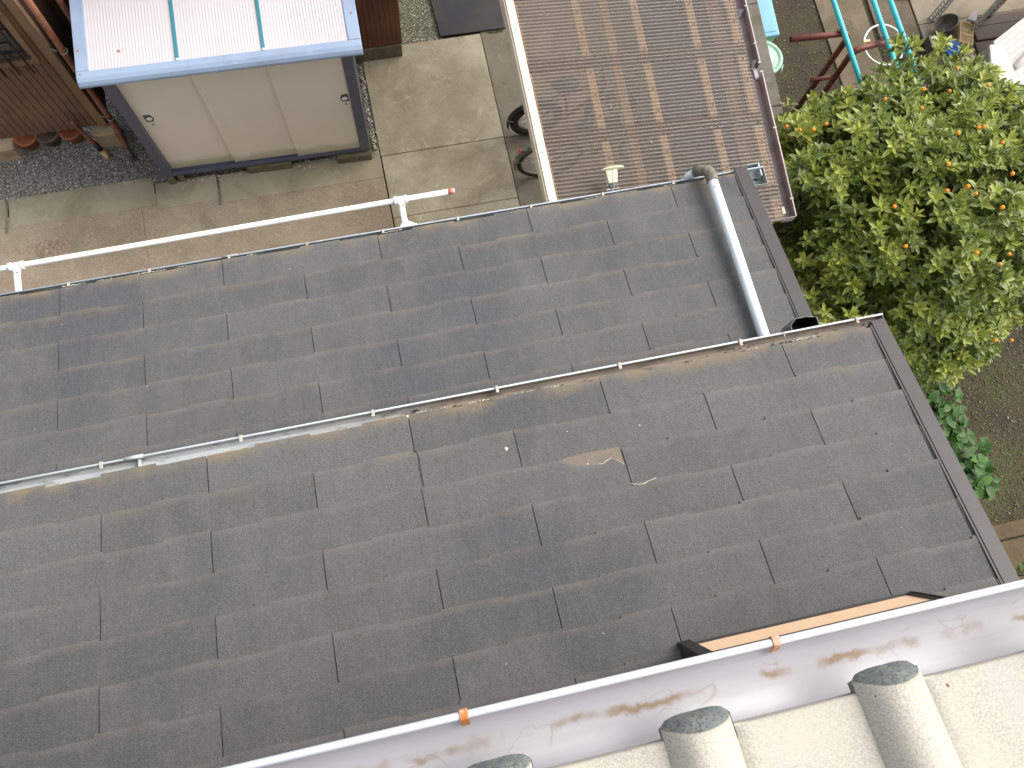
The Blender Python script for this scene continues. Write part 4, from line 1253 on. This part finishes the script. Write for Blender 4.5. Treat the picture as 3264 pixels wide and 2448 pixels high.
def lathe(name, c, prof, mat, par, seg=32):
    mb = MB(); mb.lathe(c, prof, seg); return mb.build(name, mat, par)
lathe('bin_body', (3.53, 3.86, 0), [(0, 0), (.135, 0), (.155, .74), (.15, .74)], M['bingreen'], bt)
lathe('lid', (3.53, 3.86, 0), [(.168, .735), (.175, .742), (.175, .762), (.165, .772), (.145, .770), (.140, .760), (.115, .760), (.110, .775), (.03, .785), (0, .786)], M['bingreen'], bt)
mb = MB(); mb.hexa([(3.655, 3.735, .73), (3.685, 3.76, .73), (3.640, 3.685, .73)], [(3.655, 3.735, .775), (3.690, 3.765, .775), (3.640, 3.680, .775)]); mb.build('lid_clip', M['bingreen'], bt, .004)

# ------------------------------------------------------------------ red steel laundry stands, cyan poles, hoop
def stand(pts, label, extra=None):
    o_ = empty('laundry_stand', (pts[-1][0], pts[-1][1], 0), label, 'laundry stand', 'rusty red laundry stands in the yard')
    # rounded bend
    a, b, c = [Vector(p) for p in pts]
    bend = []
    r_ = .09
    p1_ = b+(a-b).normalized()*r_; p2_ = b+(c-b).normalized()*r_
    for q in range(7):
        t = q/6; bend.append(p1_.lerp(b, t).lerp(b.lerp(p2_, t), t))
    mb = MB(); mb.tube([a]+bend+[c], .024, 14); mb.build('bent_pipe', M['redpipe'], o_)
    mb = MB(); mb.tube([tuple(a+(a-b).normalized()*.0005), tuple(a-(a-b).normalized()*.006)], .019, 12); mb.build('pipe_end', M['black'], o_)
    if extra:
        mb = MB(); mb.tube(extra, .018, 10); mb.build('brace', M['redpipe'], o_)
    mb = MB(); mb.box((c.x-.12, c.y-.12, -.03), (c.x+.12, c.y+.12, .05)); mb.build('foot', M['conc_wall'], o_, .01)
    return o_
ZH = 1.60
stand([(3.321, 3.471, ZH), (3.815, 3.450, ZH), (3.812, 3.435, 0.02)], 'rusty red bent pipe stand whose open end points at the grey wall')
stand([(4.215, 3.358, ZH-.02), (3.80, 3.310, ZH-.02), (3.822, 3.268, 0.02)], 'rusty red bent pipe stand crossing behind the white hoop', [(3.80, 3.30, 1.25), (3.60, 3.31, 1.23)])
def pole(x0, y0, x1, y1, z, label):
    mb = MB(); mb.tube([(x0, y0, z), ((x0+x1)/2, (y0+y1)/2, z+.004), (x1, y1, z)], .0195, 16)
    mb.tube([(x1, y1+.0, z), (x1+(x1-x0)*.002, y1+(y1-y0)*.002, z)], .0175, 12, 1)
    o = mb.build('laundry_pole', [M['cyan'], M['white']]); tag(o, label, 'pole', 'cyan laundry poles lying over the stands')
    if False: pass
    return o
pole(3.727, 5.2, 3.729, 2.55, ZH+.045, 'cyan laundry pole nearest the grey wall')
pole(4.047, 5.2, 4.045, 2.60, ZH+.045, 'middle cyan laundry pole, passing over the white hoop')
pole(4.178, 5.2, 4.186, 2.70, ZH+.045, 'cyan laundry pole farthest from the grey wall')
mb = MB(); cx, cy, z_ = 4.445, 3.632, 1.05
mb.tube([(cx+.168*math.cos(2*PI*q/48), cy+.185*math.sin(2*PI*q/48), z_+.02*math.sin(2*PI*q/48+1)) for q in range(48)], .0085, 8, closed=True)
hp = mb.build('white_hoop', M['hoop']); tag(hp, 'white plastic ring hanging at the rusty red stand', 'ring')
mb = MB(); mb.box((cx-.175, cy+.045, z_-.006), (cx-.115, cy+.068, z_+.012)); sub(mb, 'clip', M['yellow'], hp, .003)
for o_ in [o for o in bpy.data.objects if o.name.startswith('laundry_pole')]:
    x_ = o_.data.vertices[0].co.x
    mb = MB()
    for y_ in (3.46, 3.335):
        if x_ > 3.9 and y_ > 3.4: continue
        mb.tube([(x_+.021*math.cos(a*PI/6), y_+.01*math.sin(a*1.3), ZH+.045+.021*math.sin(a*PI/6)) for a in range(-3, 10)], .003, 6)
        mb.tube([(x_+.02, y_, ZH+.04), (x_+.05, y_+.02, ZH+.06), (x_+.08, y_+.015, ZH+.05)], .002, 5)
    sub(mb, 'wire_tie', M['black'], o_)

# ------------------------------------------------------------------ rack and odds and ends on the terrace
def slotted(mb, x, y, z0, z1, rz):
    # L-shaped slotted angle: real slots
    c_, s_ = math.cos(rz), math.sin(rz)
    Mx = Matrix.Translation((x, y, 0)) @ Matrix.Rotation(rz, 4, 'Z')
    Wd = .056; t = .003; sw = .020; pitch = .05
    for leg in (0, 1):
        def bx_(a, b):
            if leg == 0: mb.box((a[0], 0, a[1]), (b[0], t, b[1]), 0, Mx)
            else: mb.box((0, a[0]+.0031, a[1]), (t, b[0]+.0031, b[1]), 0, Mx)
        bx_((0, z0), (Wd/2-sw/2, z1)); bx_((Wd/2+sw/2, z0), (Wd, z1))
        z = z0
        while z < z1-.001:
            bx_((Wd/2-sw/2+.0001, z), (Wd/2+sw/2-.0001, min(z1, z+.022))); z += pitch
rk = empty('shelf_rack', (5.9, 4.4, 0), 'grey slotted steel rack frame standing over the clutter at the top right', 'rack')
for x, y, rz in ((5.775, 4.43, 0), (6.115, 4.205, R(90)), (6.41, 4.43, R(180)), (6.05, 4.95, 0)):
    mb = MB(); slotted(mb, x, y, 0, 1.75, rz); mb.build('upright', M['rack'], rk)
mb = MB(); mb.box((6.12, 4.24, .62), (6.62, 4.60, .635)); mb.build('shelf', M['slab'], rk, .003)
mb = MB(); mb.box((6.425, 4.40, 0.0), (6.45, 4.425, 1.3)); o = mb.build('red_post', M['redpipe'], None, .002); tag(o, 'thin dark red post beside the blue basket', 'post')
bk = empty('basket', (6.45, 4.33, .635), 'blue plastic basket with bits of cloth and a green clip', 'basket')
mb = MB()
bx0, bx1, by0, by1 = 6.02, 6.19, 4.02, 4.17
bx0, bx1, by0, by1 = 6.29, 6.52, 4.27, 4.42
for a, b in (((bx0, by0), (bx1, by0+.006)), ((bx0, by1-.006), (bx1, by1)), ((bx0, by0+.0061), (bx0+.006, by1-.0061)), ((bx1-.006, by0+.0061), (bx1, by1-.0061))):
    mb.box((a[0], a[1], .637), (b[0], b[1], .72))
mb.box((bx0+.0062, by0+.0062, .637), (bx1-.0062, by1-.0062, .643))
mb.build('basket_body', M['bblue'], bk, .002)
mb = MB(); rg = random.Random(6)
for _ in range(26): 
    x, y = rg.uniform(bx0+.03, bx1-.03), rg.uniform(by0+.03, by1-.03); mb.ball((x, y, rg.uniform(.65, .69)), rg.uniform(.010, .024), 6, rg.choice((0, 0, 1)), (1.4, .6, .6))
mb.ball((bx0+.13, by1-.02, .71), .022, 8, 2)
mb.build('basket_contents', [M['hoop'], M['bblue'], simple('lime', (.25, .6, .06))], bk)
mb = MB(); 
for k_ in range(3): mb.tube([(6.22+.02*k_, 4.22, .65+.01*k_), (6.27, 4.245+.008*k_, .655), (6.31, 4.215, .65)], .010, 8)
o = mb.build('crumpled_cloth', M['hoop']); tag(o, 'white crumpled cloth on the shelf in front of the blue basket', 'cloth')
mb = MB(); mb.lathe((5.87, 4.26, .06), [(0, 0), (.088, 0), (.10, .015), (.108, .12), (.113, .125), (.108, .129), (.103, .12), (.092, .02), (0, .010)], 32, 0, Matrix.Rotation(R(38), 4, Vector((-.6, -1, 0))))
o = mb.build('tin_pan', M['tin']); tag(o, 'deep round dull metal pan tipped on its side on the terrace', 'pan')
# straw coloured crate
kt = MB(); Mx = Matrix.Translation((6.0, 4.17, .12)) @ Matrix.Rotation(R(-28), 4, 'Z') @ Matrix.Rotation(R(-10), 4, 'X') @ Matrix.Scale(.72, 4)
for i in range(11): kt.box((-.085+.017*i-.002, -.19, 0), (-.085+.017*i+.002, .19, .004), 0, Mx)
for i in range(19): kt.box((-.087, -.19+.0211*i-.002, .0042), (.087, -.19+.0211*i+.002, .008), 0, Mx)
for a, b in (((-.095, -.2, -.06), (-.088, .2, .012)), ((.088, -.2, -.06), (.095, .2, .012)), ((-.0878, -.2, -.06), (.0878, -.193, .012)), ((-.0878, .193, -.06), (.0878, .2, .012)), ((-.0878, -.03, .0082), (.0878, -.015, .012))): kt.box(a, b, 0, Mx)
o = kt.build('mesh_crate', M['yellow']); tag(o, 'straw yellow plastic mesh crate leaning beside the metal pan', 'crate')
mb = MB(); mb.hexa([(6.04, 4.31, .12), (6.13, 4.27, .12), (6.20, 4.42, .12)], [(6.04, 4.31, .15), (6.13, 4.27, .15), (6.20, 4.42, .15)]); o = mb.build('cloth_sack', M['cardboard'], None, .006); tag(o, 'pale pointed sack lying at the end of the yellow crate', 'sack')
mb = MB(); mb.lathe((5.80, 4.02, .02), [(0, 0), (.06, 0), (.085, .12), (.09, .12), (.085, .13), (.06, .01)], 20); o = mb.build('blue_tub', M['bblue']); tag(o, 'small blue tub half hidden by the citrus leaves', 'tub')
mb = MB(); mb.box((5.62, 4.10, 0), (5.76, 4.22, .10)); mb.box((5.635, 4.115, .1002), (5.745, 4.205, .105), 1); o = mb.build('grey_box', [M['tin'], M['cardboard']], None, .008); tag(o, 'small grey box with pale lid at the foot of the slotted upright', 'box')
mb = MB(); mb.lathe((5.62, 4.86, 0), [(0, .012), (.18, .012), (.24, .03), (.25, .045), (.255, .045), (.245, .025), (.19, .004), (0, .004)], 28, 0, Matrix.Scale(.5, 4, Vector((0, 1, 0)))); o = mb.build('white_tray', M['hoop']); tag(o, 'shallow pale oval tray on the terrace at the top edge', 'tray')
mb = MB(); mb.box((6.13, 3.97, 0), (7.4, 4.12, .025), 0); mb.box((6.16, 4.125, 0), (7.4, 4.28, .035), 0); mb.box((6.2, 4.285, 0), (7.4, 4.40, .02), 0); o = mb.build('dark_planks', M['darkwood'], None, .01); tag(o, 'dark boards lying between rack and white brick building', 'boards')
# white brick building
wb = empty('white_outbuilding', (6.1, 3.0, 0), 'low white brick tiled outbuilding at the far right behind the citrus tree', 'outbuilding')
fp = [(5.583, 3.612), (5.52, 2.15), (6.9, 1.95), (7.2, 4.43)]
mb = MB(); mb.hexa([(x, y, 0) for x, y in fp], [(x, y, .85) for x, y in fp]); mb.build('wall', M['brickwhite'], wb, .006)
mb = MB(); mb.hexa([(x, y, .8505) for x, y in fp], [(x, y, .868) for x, y in fp]); mb.build('tiled_top', M['bricktop'], wb, .004)
bp_ = [(5.505, 3.568), (5.618, 3.560), (5.652, 3.386), (5.625, 3.05), (5.36, 3.05)]
mb = MB(); mb.hexa([(x, y, .869) for x, y in bp_], [(x, y, .905) for x, y in bp_]); mb.build('smooth_cover', simple('pale_box', (.47, .44, .38), .6, var=.05), wb, .01)
mb = MB(); mb.tube([(5.655, 3.31, .895), (5.90, 3.46, .895), (6.4, 3.74, .895)], .026, 12); mb.build('pipe', M['cover'], wb)
# ------------------------------------------------------------------ neighbour's brown boarded house
nb = empty('neighbour_house', (-3.2, 4.6, 0), 'dark brown boarded house with barred window at the top left corner', 'house')
NY = 4.50
mb = MB()
x = -5.2; 
while x < -2.28:
    w_ = .058
    mb.box((x+.003, NY, .24), (x+w_-.003, NY+.03, 3.3)); x += w_
mb.box((-5.2, NY+.0305, .24), (-2.26, NY+.10, 3.3), 1)
mb.build('wall', [M['brownboard'], M['darkwood']], nb, .002)
mb = MB(); mb.box((-2.275, NY-.018, .24), (-2.205, NY+.032, 3.3)); mb.build('corner_board', M['trimwood'], nb, .004)
mb = MB(); mb.box((-2.375, NY-.03, 1.20), (-2.335, NY-.001, 3.3)); mb.box((-4.2, NY-.03, 1.20), (-2.376, NY-.001, 1.25)); 
wn = mb.build('window_frame', M['trimwood'], nb, .003)
mb = MB(); mb.box((-4.1, NY-.012, 1.252), (-2.378, NY-.002, 2.6)); sub(mb, 'pane', M['glassdark'], wn)
mb = MB()
for k in range(9): mb.tube([(-2.42-.105*k, NY-.05, 1.12), (-2.42-.105*k, NY-.05, 2.6)], .008, 8)
for z_ in (1.30, 1.75): mb.box((-4.1, NY-.045, z_), (-2.36, NY-.038, z_+.02))
sub(mb, 'window_bars', M['frameblack'], wn)
mb = MB(); mb.box((-3.6, NY-.03, 1.40), (-2.45, NY-.013, 1.46)); mb.box((-3.4, NY-.03, 1.55), (-2.40, NY-.013, 1.60)); sub(mb, 'window_sill_goods', M['greypot'], wn, .01)
# recess and return wall behind the shed
mb = MB()
x = -2.24
while x < -1.2: mb.box((x+.0015, 4.98, 0), (x+.0565, 5.01, 3.3)); x += .058
mb.box((-2.232, 4.535, .2), (-2.212, 5.0, 3.3)); mb.box((-2.24, 5.0102, 0), (-1.2, 5.06, 3.3))
mb.build('wall', M['darkwood'], nb)
mb = MB(); mb.box((-2.10, 4.62, .1), (-1.93, 4.95, 1.05)); mb.build('meter_cabinet', M['trimwood'], nb, .01)
mb = MB(); mb.tube([(-2.075, NY-.060, 3.3), (-2.13, NY-.065, .30), (-2.13, NY-.080, .22), (-2.125, NY-.13, .14), (-2.115, NY-.18, .07)], .026, 14)
dpn = mb.build('downpipe', M['brownpipe'], nb)
mb = MB(); mb.tube([(-2.117, NY-.17, .085), (-2.10, NY-.24, .01)], .029, 14); sub(mb, 'pipe_foot', M['tin'], dpn)
for z_ in (.42, 1.35):
    mb = MB(); mb.tube([(-2.13+.018*z_+.029*math.cos(a*PI/6), NY-.065+.029*math.sin(a*PI/6), z_) for a in range(13)], .003, 6); mb.tube([(-2.15, NY-.06, z_), (-2.20, NY-.03, z_)], .003, 6); sub(mb, 'pipe_clip', M['rim'], dpn)
mb = MB(); mb.tube([(-1.99, 4.60, 0.02), (-1.98, 4.62, 2.4)], .024, 12); mb.build('downpipe', M['brownpipe'], nb)
mb = MB(); mb.tube([(-2.445, NY-.035, .42), (-2.42, NY-.06, .30), (-2.385, NY-.10, .20), (-2.36, NY-.12, .14)], .020, 12); o = mb.build('broken_pipe', M['brownpipe'], nb)
mb = MB(); mb.tube([(-2.365, NY-.115, .15), (-2.340, NY-.145, .08)], .024, 12); mb.build('pipe_sleeve', M['black'], nb)
mb = MB(); mb.box((-2.36, NY-.075, -.03), (-2.17, NY+.10, .20)); o = mb.build('foundation_block', M['creamblock'], nb, .01)
mb = MB(); mb.box((-3.6, NY-.06, -.03), (-3.05, NY+.10, .16)); o = mb.build('foundation_block', M['creamblock'], nb, .01)
mb = MB(); mb.tube([(-2.36, 4.40, .0), (-2.33, 4.34, .03), (-2.31, 4.30, .01)], [.03, .026, .012], 10); o = mb.build('old_brush', M['yellow']); tag(o, 'worn tan brush head lying on the gravel below the brown wall', 'brush')
def pot(x, y, r, mat, label):
    mb = MB(); mb.lathe((x, y, -.01), [(0, 0), (r*.62, 0), (r*.90, r*1.2), (r*1.0, r*1.2), (r*1.0, r*1.45), (r*.92, r*1.45), (r*.86, r*1.15), (r*.55, .02), (0, .02)], 28)
    o = mb.build('flower_pot', mat); tag(o, label, 'pot', 'flower pots under the brown wall')
pot(-2.955, 4.575, .105, M['terracotta'], 'terracotta flower pot nearest the left edge, under the brown wall')
pot(-2.765, 4.575, .108, M['greypot'], 'grey brown flower pot between two terracotta ones')
pot(-2.570, 4.575, .105, M['terracotta'], 'terracotta flower pot right of the grey brown one')
# red brown boarded hut right of the shed
ht_ = empty('boarded_hut', (.2, 5.2, 0), 'red brown boarded hut on a mossy base behind the metal shed', 'hut')
mb = MB(); x = -1.1
while x < .46: mb.box((x+.001, 4.925, .17), (min(x+.044, .477), 4.945, 2.4)); x += .0452
mb.box((-1.1, 4.9452, .17), (.482, 6.5, 2.4)); mb.build('wall', M['redboard'], ht_, .0015)
mb = MB(); mb.box((-1.1, 4.905, -.03), (.472, 6.5, .168)); mb.build('base', M['mossblock'], ht_, .006)
mb = MB(); mb.box((-1.2, 4.80, 2.4), (.60, 6.6, 2.45)); mb.build('roof', M['darkwood'], ht_)
mb = MB(); mb.hexa([(.862, 5.048, 0), (1.50, 5.040, 0), (1.50, 6.6, 0), (.80, 6.6, 0)], [(.862, 5.048, .022), (1.50, 5.040, .022), (1.50, 6.6, .022), (.80, 6.6, .022)])
o = mb.build('black_sheet', M['mat'], None, .004); tag(o, 'dirty black rubber sheet lying beyond the concrete yard', 'sheet')

# ------------------------------------------------------------------ plants
def leaf_mesh(name, leaves, mat, parent=None, kind=None):
    """leaves: list of (base, direction, normal, length, width, tone, curl)"""
    v = []; f = []; col = []
    for b, d, n, L, W_, tone, curl in leaves:
        d = d.normalized(); s_ = d.cross(n)
        if s_.length < 1e-4: s_ = d.cross(Vector((1, 0, 0)))
        s_.normalize(); n = s_.cross(d)
        k = len(v)
        prof = ((0, .08), (.28, .82), (.55, 1), (.80, .62))
        for t, w_ in prof:
            c = b+d*(L*t)-n*(curl*L*t*t)
            up = n*(W_*.5*w_*.35)
            v.append(c-s_*(W_*.5*w_)+up); v.append(c); v.append(c+s_*(W_*.5*w_)+up)
            col += [(tone, 1, 0, 1), (tone, 0, 0, 1), (tone, 1, 0, 1)]
        v.append(b+d*L-n*(curl*L)); col.append((tone, .8, 0, 1))
        for r_ in range(3):
            a = k+3*r_
            f.append((a, a+1, a+4, a+3)); f.append((a+1, a+2, a+5, a+4))
        a = k+9; f.append((a, a+1, a+3)); f.append((a+1, a+2, a+3))
    me = bpy.data.meshes.new(name); me.from_pydata([tuple(x) for x in v], [], f); me.materials.append(mat)
    ca = me.color_attributes.new('tone', 'FLOAT_COLOR', 'POINT'); ca.data.foreach_set('color', [c for q in col for c in q])
    me.polygons.foreach_set('use_smooth', [True]*len(f)); me.update()
    o = bpy.data.objects.new(name, me); C.objects.link(o)
    if parent: o.parent = parent; o.location = -parent_origin(parent)
    return o
def rdir(rg):
    z = rg.uniform(-1, 1); a = rg.uniform(0, 2*PI); q = math.sqrt(1-z*z); return Vector((q*math.cos(a), q*math.sin(a), z))
TC = Vector((3.90, 1.86, 1.30))
TR = Vector((1.42, .96, 1.08))
tree = empty('citrus_tree', (3.85, 1.85, 0), 'dense citrus tree dotted with small orange fruit at the right edge', 'tree')
def build_tree():
    rg = random.Random(21)
    clumps = []
    tries = 0
    while len(clumps) < 250 and tries < 12000:
        tries += 1
        d = rdir(rg)
        if d.z < -.35 and rg.random() < .6: continue
        rr_ = rg.uniform(.78, .98) if rg.random() < .72 else rg.uniform(.25, .75)
        wob = 1+.10*math.sin(3*math.atan2(d.y, d.x)+1)+.06*math.sin(7*math.atan2(d.y, d.x))
        c = TC+Vector((d.x*TR.x, d.y*TR.y, d.z*TR.z))*rr_*wob
        if c.x < 2.62 or c.z < .25: continue
        if all((c-o).length > .145 for o, _ in clumps): clumps.append((c, rg.uniform(.17, .30)))
    # outlying sprays seen along the upper edge of the crown
    for p, r_ in EXTRA: clumps.append((Vector(p), r_))
    leaves = []; tips = []
    for c, r_ in clumps:
        out = Vector(((c.x-TC.x)/TR.x, (c.y-TC.y)/TR.y, (c.z-TC.z)/TR.z)).normalized()
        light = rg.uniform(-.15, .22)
        nros = int(24*(r_/.24)**2)
        for _ in range(nros):
            d = (rdir(rg)+out*.8+Vector((0, 0, .45))).normalized()
            p = c+d*r_*rg.uniform(.45, 1.05)
            ax = (d*.5+Vector((0, 0, .9))+rdir(rg)*.35).normalized()
            t1 = ax.cross(Vector((1, .3, 0))).normalized(); t2 = ax.cross(t1)
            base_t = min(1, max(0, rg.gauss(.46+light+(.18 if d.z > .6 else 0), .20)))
            nl = rg.randint(7, 11); a0 = rg.uniform(0, 6.28); sz = rg.uniform(.8, 1.18)
            for k in range(nl):
                lv = k/nl
                a = a0+k*2.4
                el = R(12+62*lv+rg.uniform(-12, 12))
                dr = (t1*math.cos(a)+t2*math.sin(a))*math.cos(el)+ax*math.sin(el)
                L = (.081-.028*lv)*sz*rg.uniform(.85, 1.15)
                b = p-ax*(.05*(1-lv))
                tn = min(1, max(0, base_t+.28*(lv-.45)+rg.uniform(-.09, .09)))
                leaves.append((b, dr, ax, L, L*.37*rg.uniform(.85, 1.1), tn, rg.uniform(.0, .25)))
            tips.append((p, ax, c))
        for _ in range(int(nros*1.6)):      # darker-toned leaves inside the clump
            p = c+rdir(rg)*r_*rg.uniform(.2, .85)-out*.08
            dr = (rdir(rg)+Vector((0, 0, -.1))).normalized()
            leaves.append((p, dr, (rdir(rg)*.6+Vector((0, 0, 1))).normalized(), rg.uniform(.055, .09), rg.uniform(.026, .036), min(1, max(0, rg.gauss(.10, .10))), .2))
    return leaves, tips, clumps
EXTRA = [((3.36, 2.68, 1.9), .16), ((3.62, 2.76, 1.9), .16), ((3.80, 2.82, 1.9), .15), ((4.02, 2.82, 1.9), .18), ((4.25, 2.82, 1.92), .16), ((4.38, 2.72, 1.9), .18), ((3.18, 2.58, 1.9), .15), ((3.50, 2.62, 1.92), .18), ((4.50, 2.48, 1.9), .2), ((4.65, 2.30, 1.9), .2), ((3.02, 2.50, 1.9), .13), ((4.4, 2.5, 1.9), .2), ((3.8, 2.6, 1.9), .2), ((4.1, 2.6, 1.9), .2), ((3.86, 2.97, 2.02), .13), ((4.06, 2.86, 2.12), .12), ((4.28, 2.62, 2.05), .18), ((3.72, 2.62, 2.05), .17), ((2.56, 2.02, 1.60), .10), ((4.55, 2.35, 1.9), .2), ((4.8, 2.1, 1.8), .22), ((5.0, 1.8, 1.6), .24), ((4.9, 1.5, 1.4), .24), ((4.7, 1.3, 1.2), .22), ((3.35, 2.62, 1.85), .15),
         ((4.95, 2.25, 1.5), .25), ((5.1, 1.9, 1.2), .25), ((4.9, 1.5, 1.0), .25), ((5.2, 1.5, 1.4), .25), ((5.3, 2.1, 1.3), .25)]
lv, tips, clumps = build_tree()
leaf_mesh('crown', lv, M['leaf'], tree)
mb = MB(); rg = random.Random(5)
mb.tube([(3.85, 1.85, -.05), (3.86, 1.84, .3), (3.85, 1.86, .62)], [.085, .07, .06], 12)
forks = [Vector((3.85+.35*math.cos(a), 1.85+.32*math.sin(a), 1.1)) for a in (0.3, 1.5, 2.7, 4.0, 5.2)]
for fk in forks: mb.tube([(3.85, 1.86, .55), tuple(Vector((3.85, 1.86, .6)).lerp(fk, .5)+Vector((0, 0, .05))), tuple(fk)], [.036, .028, .018], 8)
for c, r_ in clumps:
    fk = min(forks, key=lambda q: (q-c).length)
    mb.tube([tuple(fk), tuple(fk.lerp(c, .5)+Vector((rg.uniform(-.05, .05), rg.uniform(-.05, .05), .04))), tuple(c)], [.012, .008, .004], 6)
for p, ax, c in tips[::2]: mb.tube([tuple(c), tuple(p)], [.004, .002], 4, caps=False)
mb.build('trunk', M['bark'], tree)
# fruit: seen positions turned into points near the crown's surface
FR = [(1699,273),(1728,281),(1757,281),(1785,268),(1991,233),(1995,193),(1912,214),(2068,147),(2051,197),(2135,184),(2166,308),(2114,275),(2070,287),(2049,355),(2046,412),(2108,418),(2165,448),(1932,446),(2091,343+60),(1956,532),(2110,546),(2180,549),(2160,570),(2150,735),(2185,735),(2126,274),(2187,375)]
fm = None
def fruit_at(p, r_):
    global fm
    if fm is None:
        m_ = MB(); m_.ball((0, 0, 0), 1, 12, 0, (1, 1, 1.08)); m_.ball((0, 0, 1.07), .12, 6, 1)
        o = m_.build('fruit', [M['orange'], M['leaf3']]); fm = o.data
    else:
        o = bpy.data.objects.new('fruit', fm); C.objects.link(o)
    o.parent = tree; o.location = Vector(p)-parent_origin(tree); o.scale = (r_, r_, r_); o.rotation_euler = (rg.uniform(-.7, .7), rg.uniform(-.7, .7), 0)
cr_ = cam.matrix_basis.to_3x3() if False else cam.rotation_euler.to_matrix()
tipsv = [p for p, a, c in tips]
for fx, fy in FR:
    d = (cr_ @ Vector(((fx-1106)/1822.8, -(fy-829.5)/1822.8, -1))).normalized()
    o_ = Vector((0, 0, CZ))
    best = None
    for p in tipsv:
        t = (p-o_).dot(d); q = (p-(o_+d*t)).length
        if q < .10 and (best is None or t < best): best = t
    if best is None: best = (CZ-1.2)/-d.z
    fruit_at(o_+d*(best-.035), rg.uniform(.0115, .0150))

def bush(name, loc, spots, lmat, label, cat, size, n, seed, tonem=.4, wr=.62, nz=.9):
    rg = random.Random(seed)
    e = empty(name, loc, label, cat)
    L = []
    st = MB()
    for c, r_ in spots:
        c = Vector(c)
        st.tube([(loc[0]+(c.x-loc[0])*.3, loc[1]+(c.y-loc[1])*.3, 0), tuple(c)], [.012, .005], 6)
        for _ in range(n):
            d = (rdir(rg)+Vector((0, 0, .5))).normalized(); p = c+d*r_*rg.uniform(.4, 1)
            dr = (Vector((d.x, d.y, rg.uniform(-.25, .3)))+rdir(rg)*.5).normalized()
            l = size*rg.uniform(.6, 1.15)
            L.append((p, dr, (Vector((0, 0, nz))+d*.35+rdir(rg)*.25).normalized(), l, l*wr, min(1, max(0, rg.gauss(tonem, .2))), rg.uniform(.05, .3)))
            if rg.random() < .4: st.tube([tuple(c), tuple(p)], [.003, .002], 4, caps=False)
    leaf_mesh('foliage', L, lmat, e); st.build('stem', M['bark'], e)
    return e
bush('hydrangea_shrub', (4.25, .25, 0), [((4.30, .60, .55), .10), ((4.08, .56, .5), .13), ((4.22, .46, .5), .14), ((4.33, .32, .5), .13), ((4.15, .30, .5), .15), ((4.38, .16, .48), .13), ((4.25, .10, .5), .15), ((4.42, -.03, .42), .12), ((4.30, -.12, .42), .13), ((4.08, .18, .45), .15), ((4.15, .0, .42), .15), ((4.46, -.12, .4), .06)],
     M['leaf2'], 'bright green broad leaved shrub right of the middle roof', 'shrub', .11, 30, 4, .55)
bush('leafy_weed', (4.62, -.92, 0), [((4.60, -.95, .28), .14), ((4.72, -.92, .22), .10), ((4.55, -1.1, .25), .14)], M['weed'], 'yellow green leafy plant at the edge of the brown paving', 'plant', .13, 24, 6, .6, .5)
bush('shade_shrub', (3.42, 1.15, 0), [((3.35, 1.75, .75), .18), ((3.35, 1.50, .70), .20), ((3.45, 1.25, .62), .2), ((3.55, 1.05, .5), .2), ((3.60, 1.30, .75), .2), ((3.42, 1.95, .6), .2), ((3.7, .98, .35), .18)], M['leaf3'], 'dark glossy shrub in the shade between wall and citrus tree', 'shrub', .13, 30, 8, .4, .5)
# tufts of small weeds (ground cover)
rg = random.Random(12); L = []
for cx, cy, sx, sy, n in ((4.55, 3.6, .15, .8, 90), (5.0, 1.0, .8, .5, 500), (4.5, .8, .35, .25, 420), (5.2, 0, .7, .9, 420), (3.9, 4.2, .3, .6, 90), (4.0, 3.0, .4, .5, 90), (5.35, 4.1, .4, .4, 130), (.02, 4.02, .012, .05, 60), (.0, 4.45, .012, .04, 40), (1.42, 5.02, .05, .01, 20)):
    for _ in range(n):
        x, y = rg.gauss(cx, sx*.6), rg.gauss(cy, sy*.6)
        if x < 3.45 and cx > 3: continue
        a = rg.uniform(0, 6.28)
        for k in range(rg.randint(2, 5)):
            a += 2.1; dr = Vector((math.cos(a), math.sin(a), rg.uniform(.1, .8)))
            l = rg.uniform(.008, .022)
            L.append((Vector((x, y, -.025 if cx > 3 else .0)), dr, Vector((0, 0, 1)), l, l*.55, min(1, max(0, rg.gauss(.4, .25))), .1))
g_ = leaf_mesh('ground_cover', L, M['weed']); tag(g_, 'sparse low weeds and moss on the dark garden soil', 'weeds', None, 'stuff')
# fallen leaves and crumbs of soil
rg = random.Random(31); mb = MB()
for _ in range(2600):
    x, y = rg.uniform(3.5, 6.2), rg.uniform(-1.8, 5.4)
    if 4.66 < x < 5.15 and y > 1.5 and rg.random() < .8: continue
    if x > 5.6 and y > 1: continue
    mb.ball((x, y, -.026), rg.uniform(.003, .010), 5, rg.choice((0, 0, 0, 1)), (rg.uniform(.7, 1.4), rg.uniform(.7, 1.4), .5))
o = mb.build('soil_crumbs', [M['bark'], M['pebble']]); tag(o, 'small crumbs and stones scattered on the garden soil', 'crumbs', None, 'stuff')
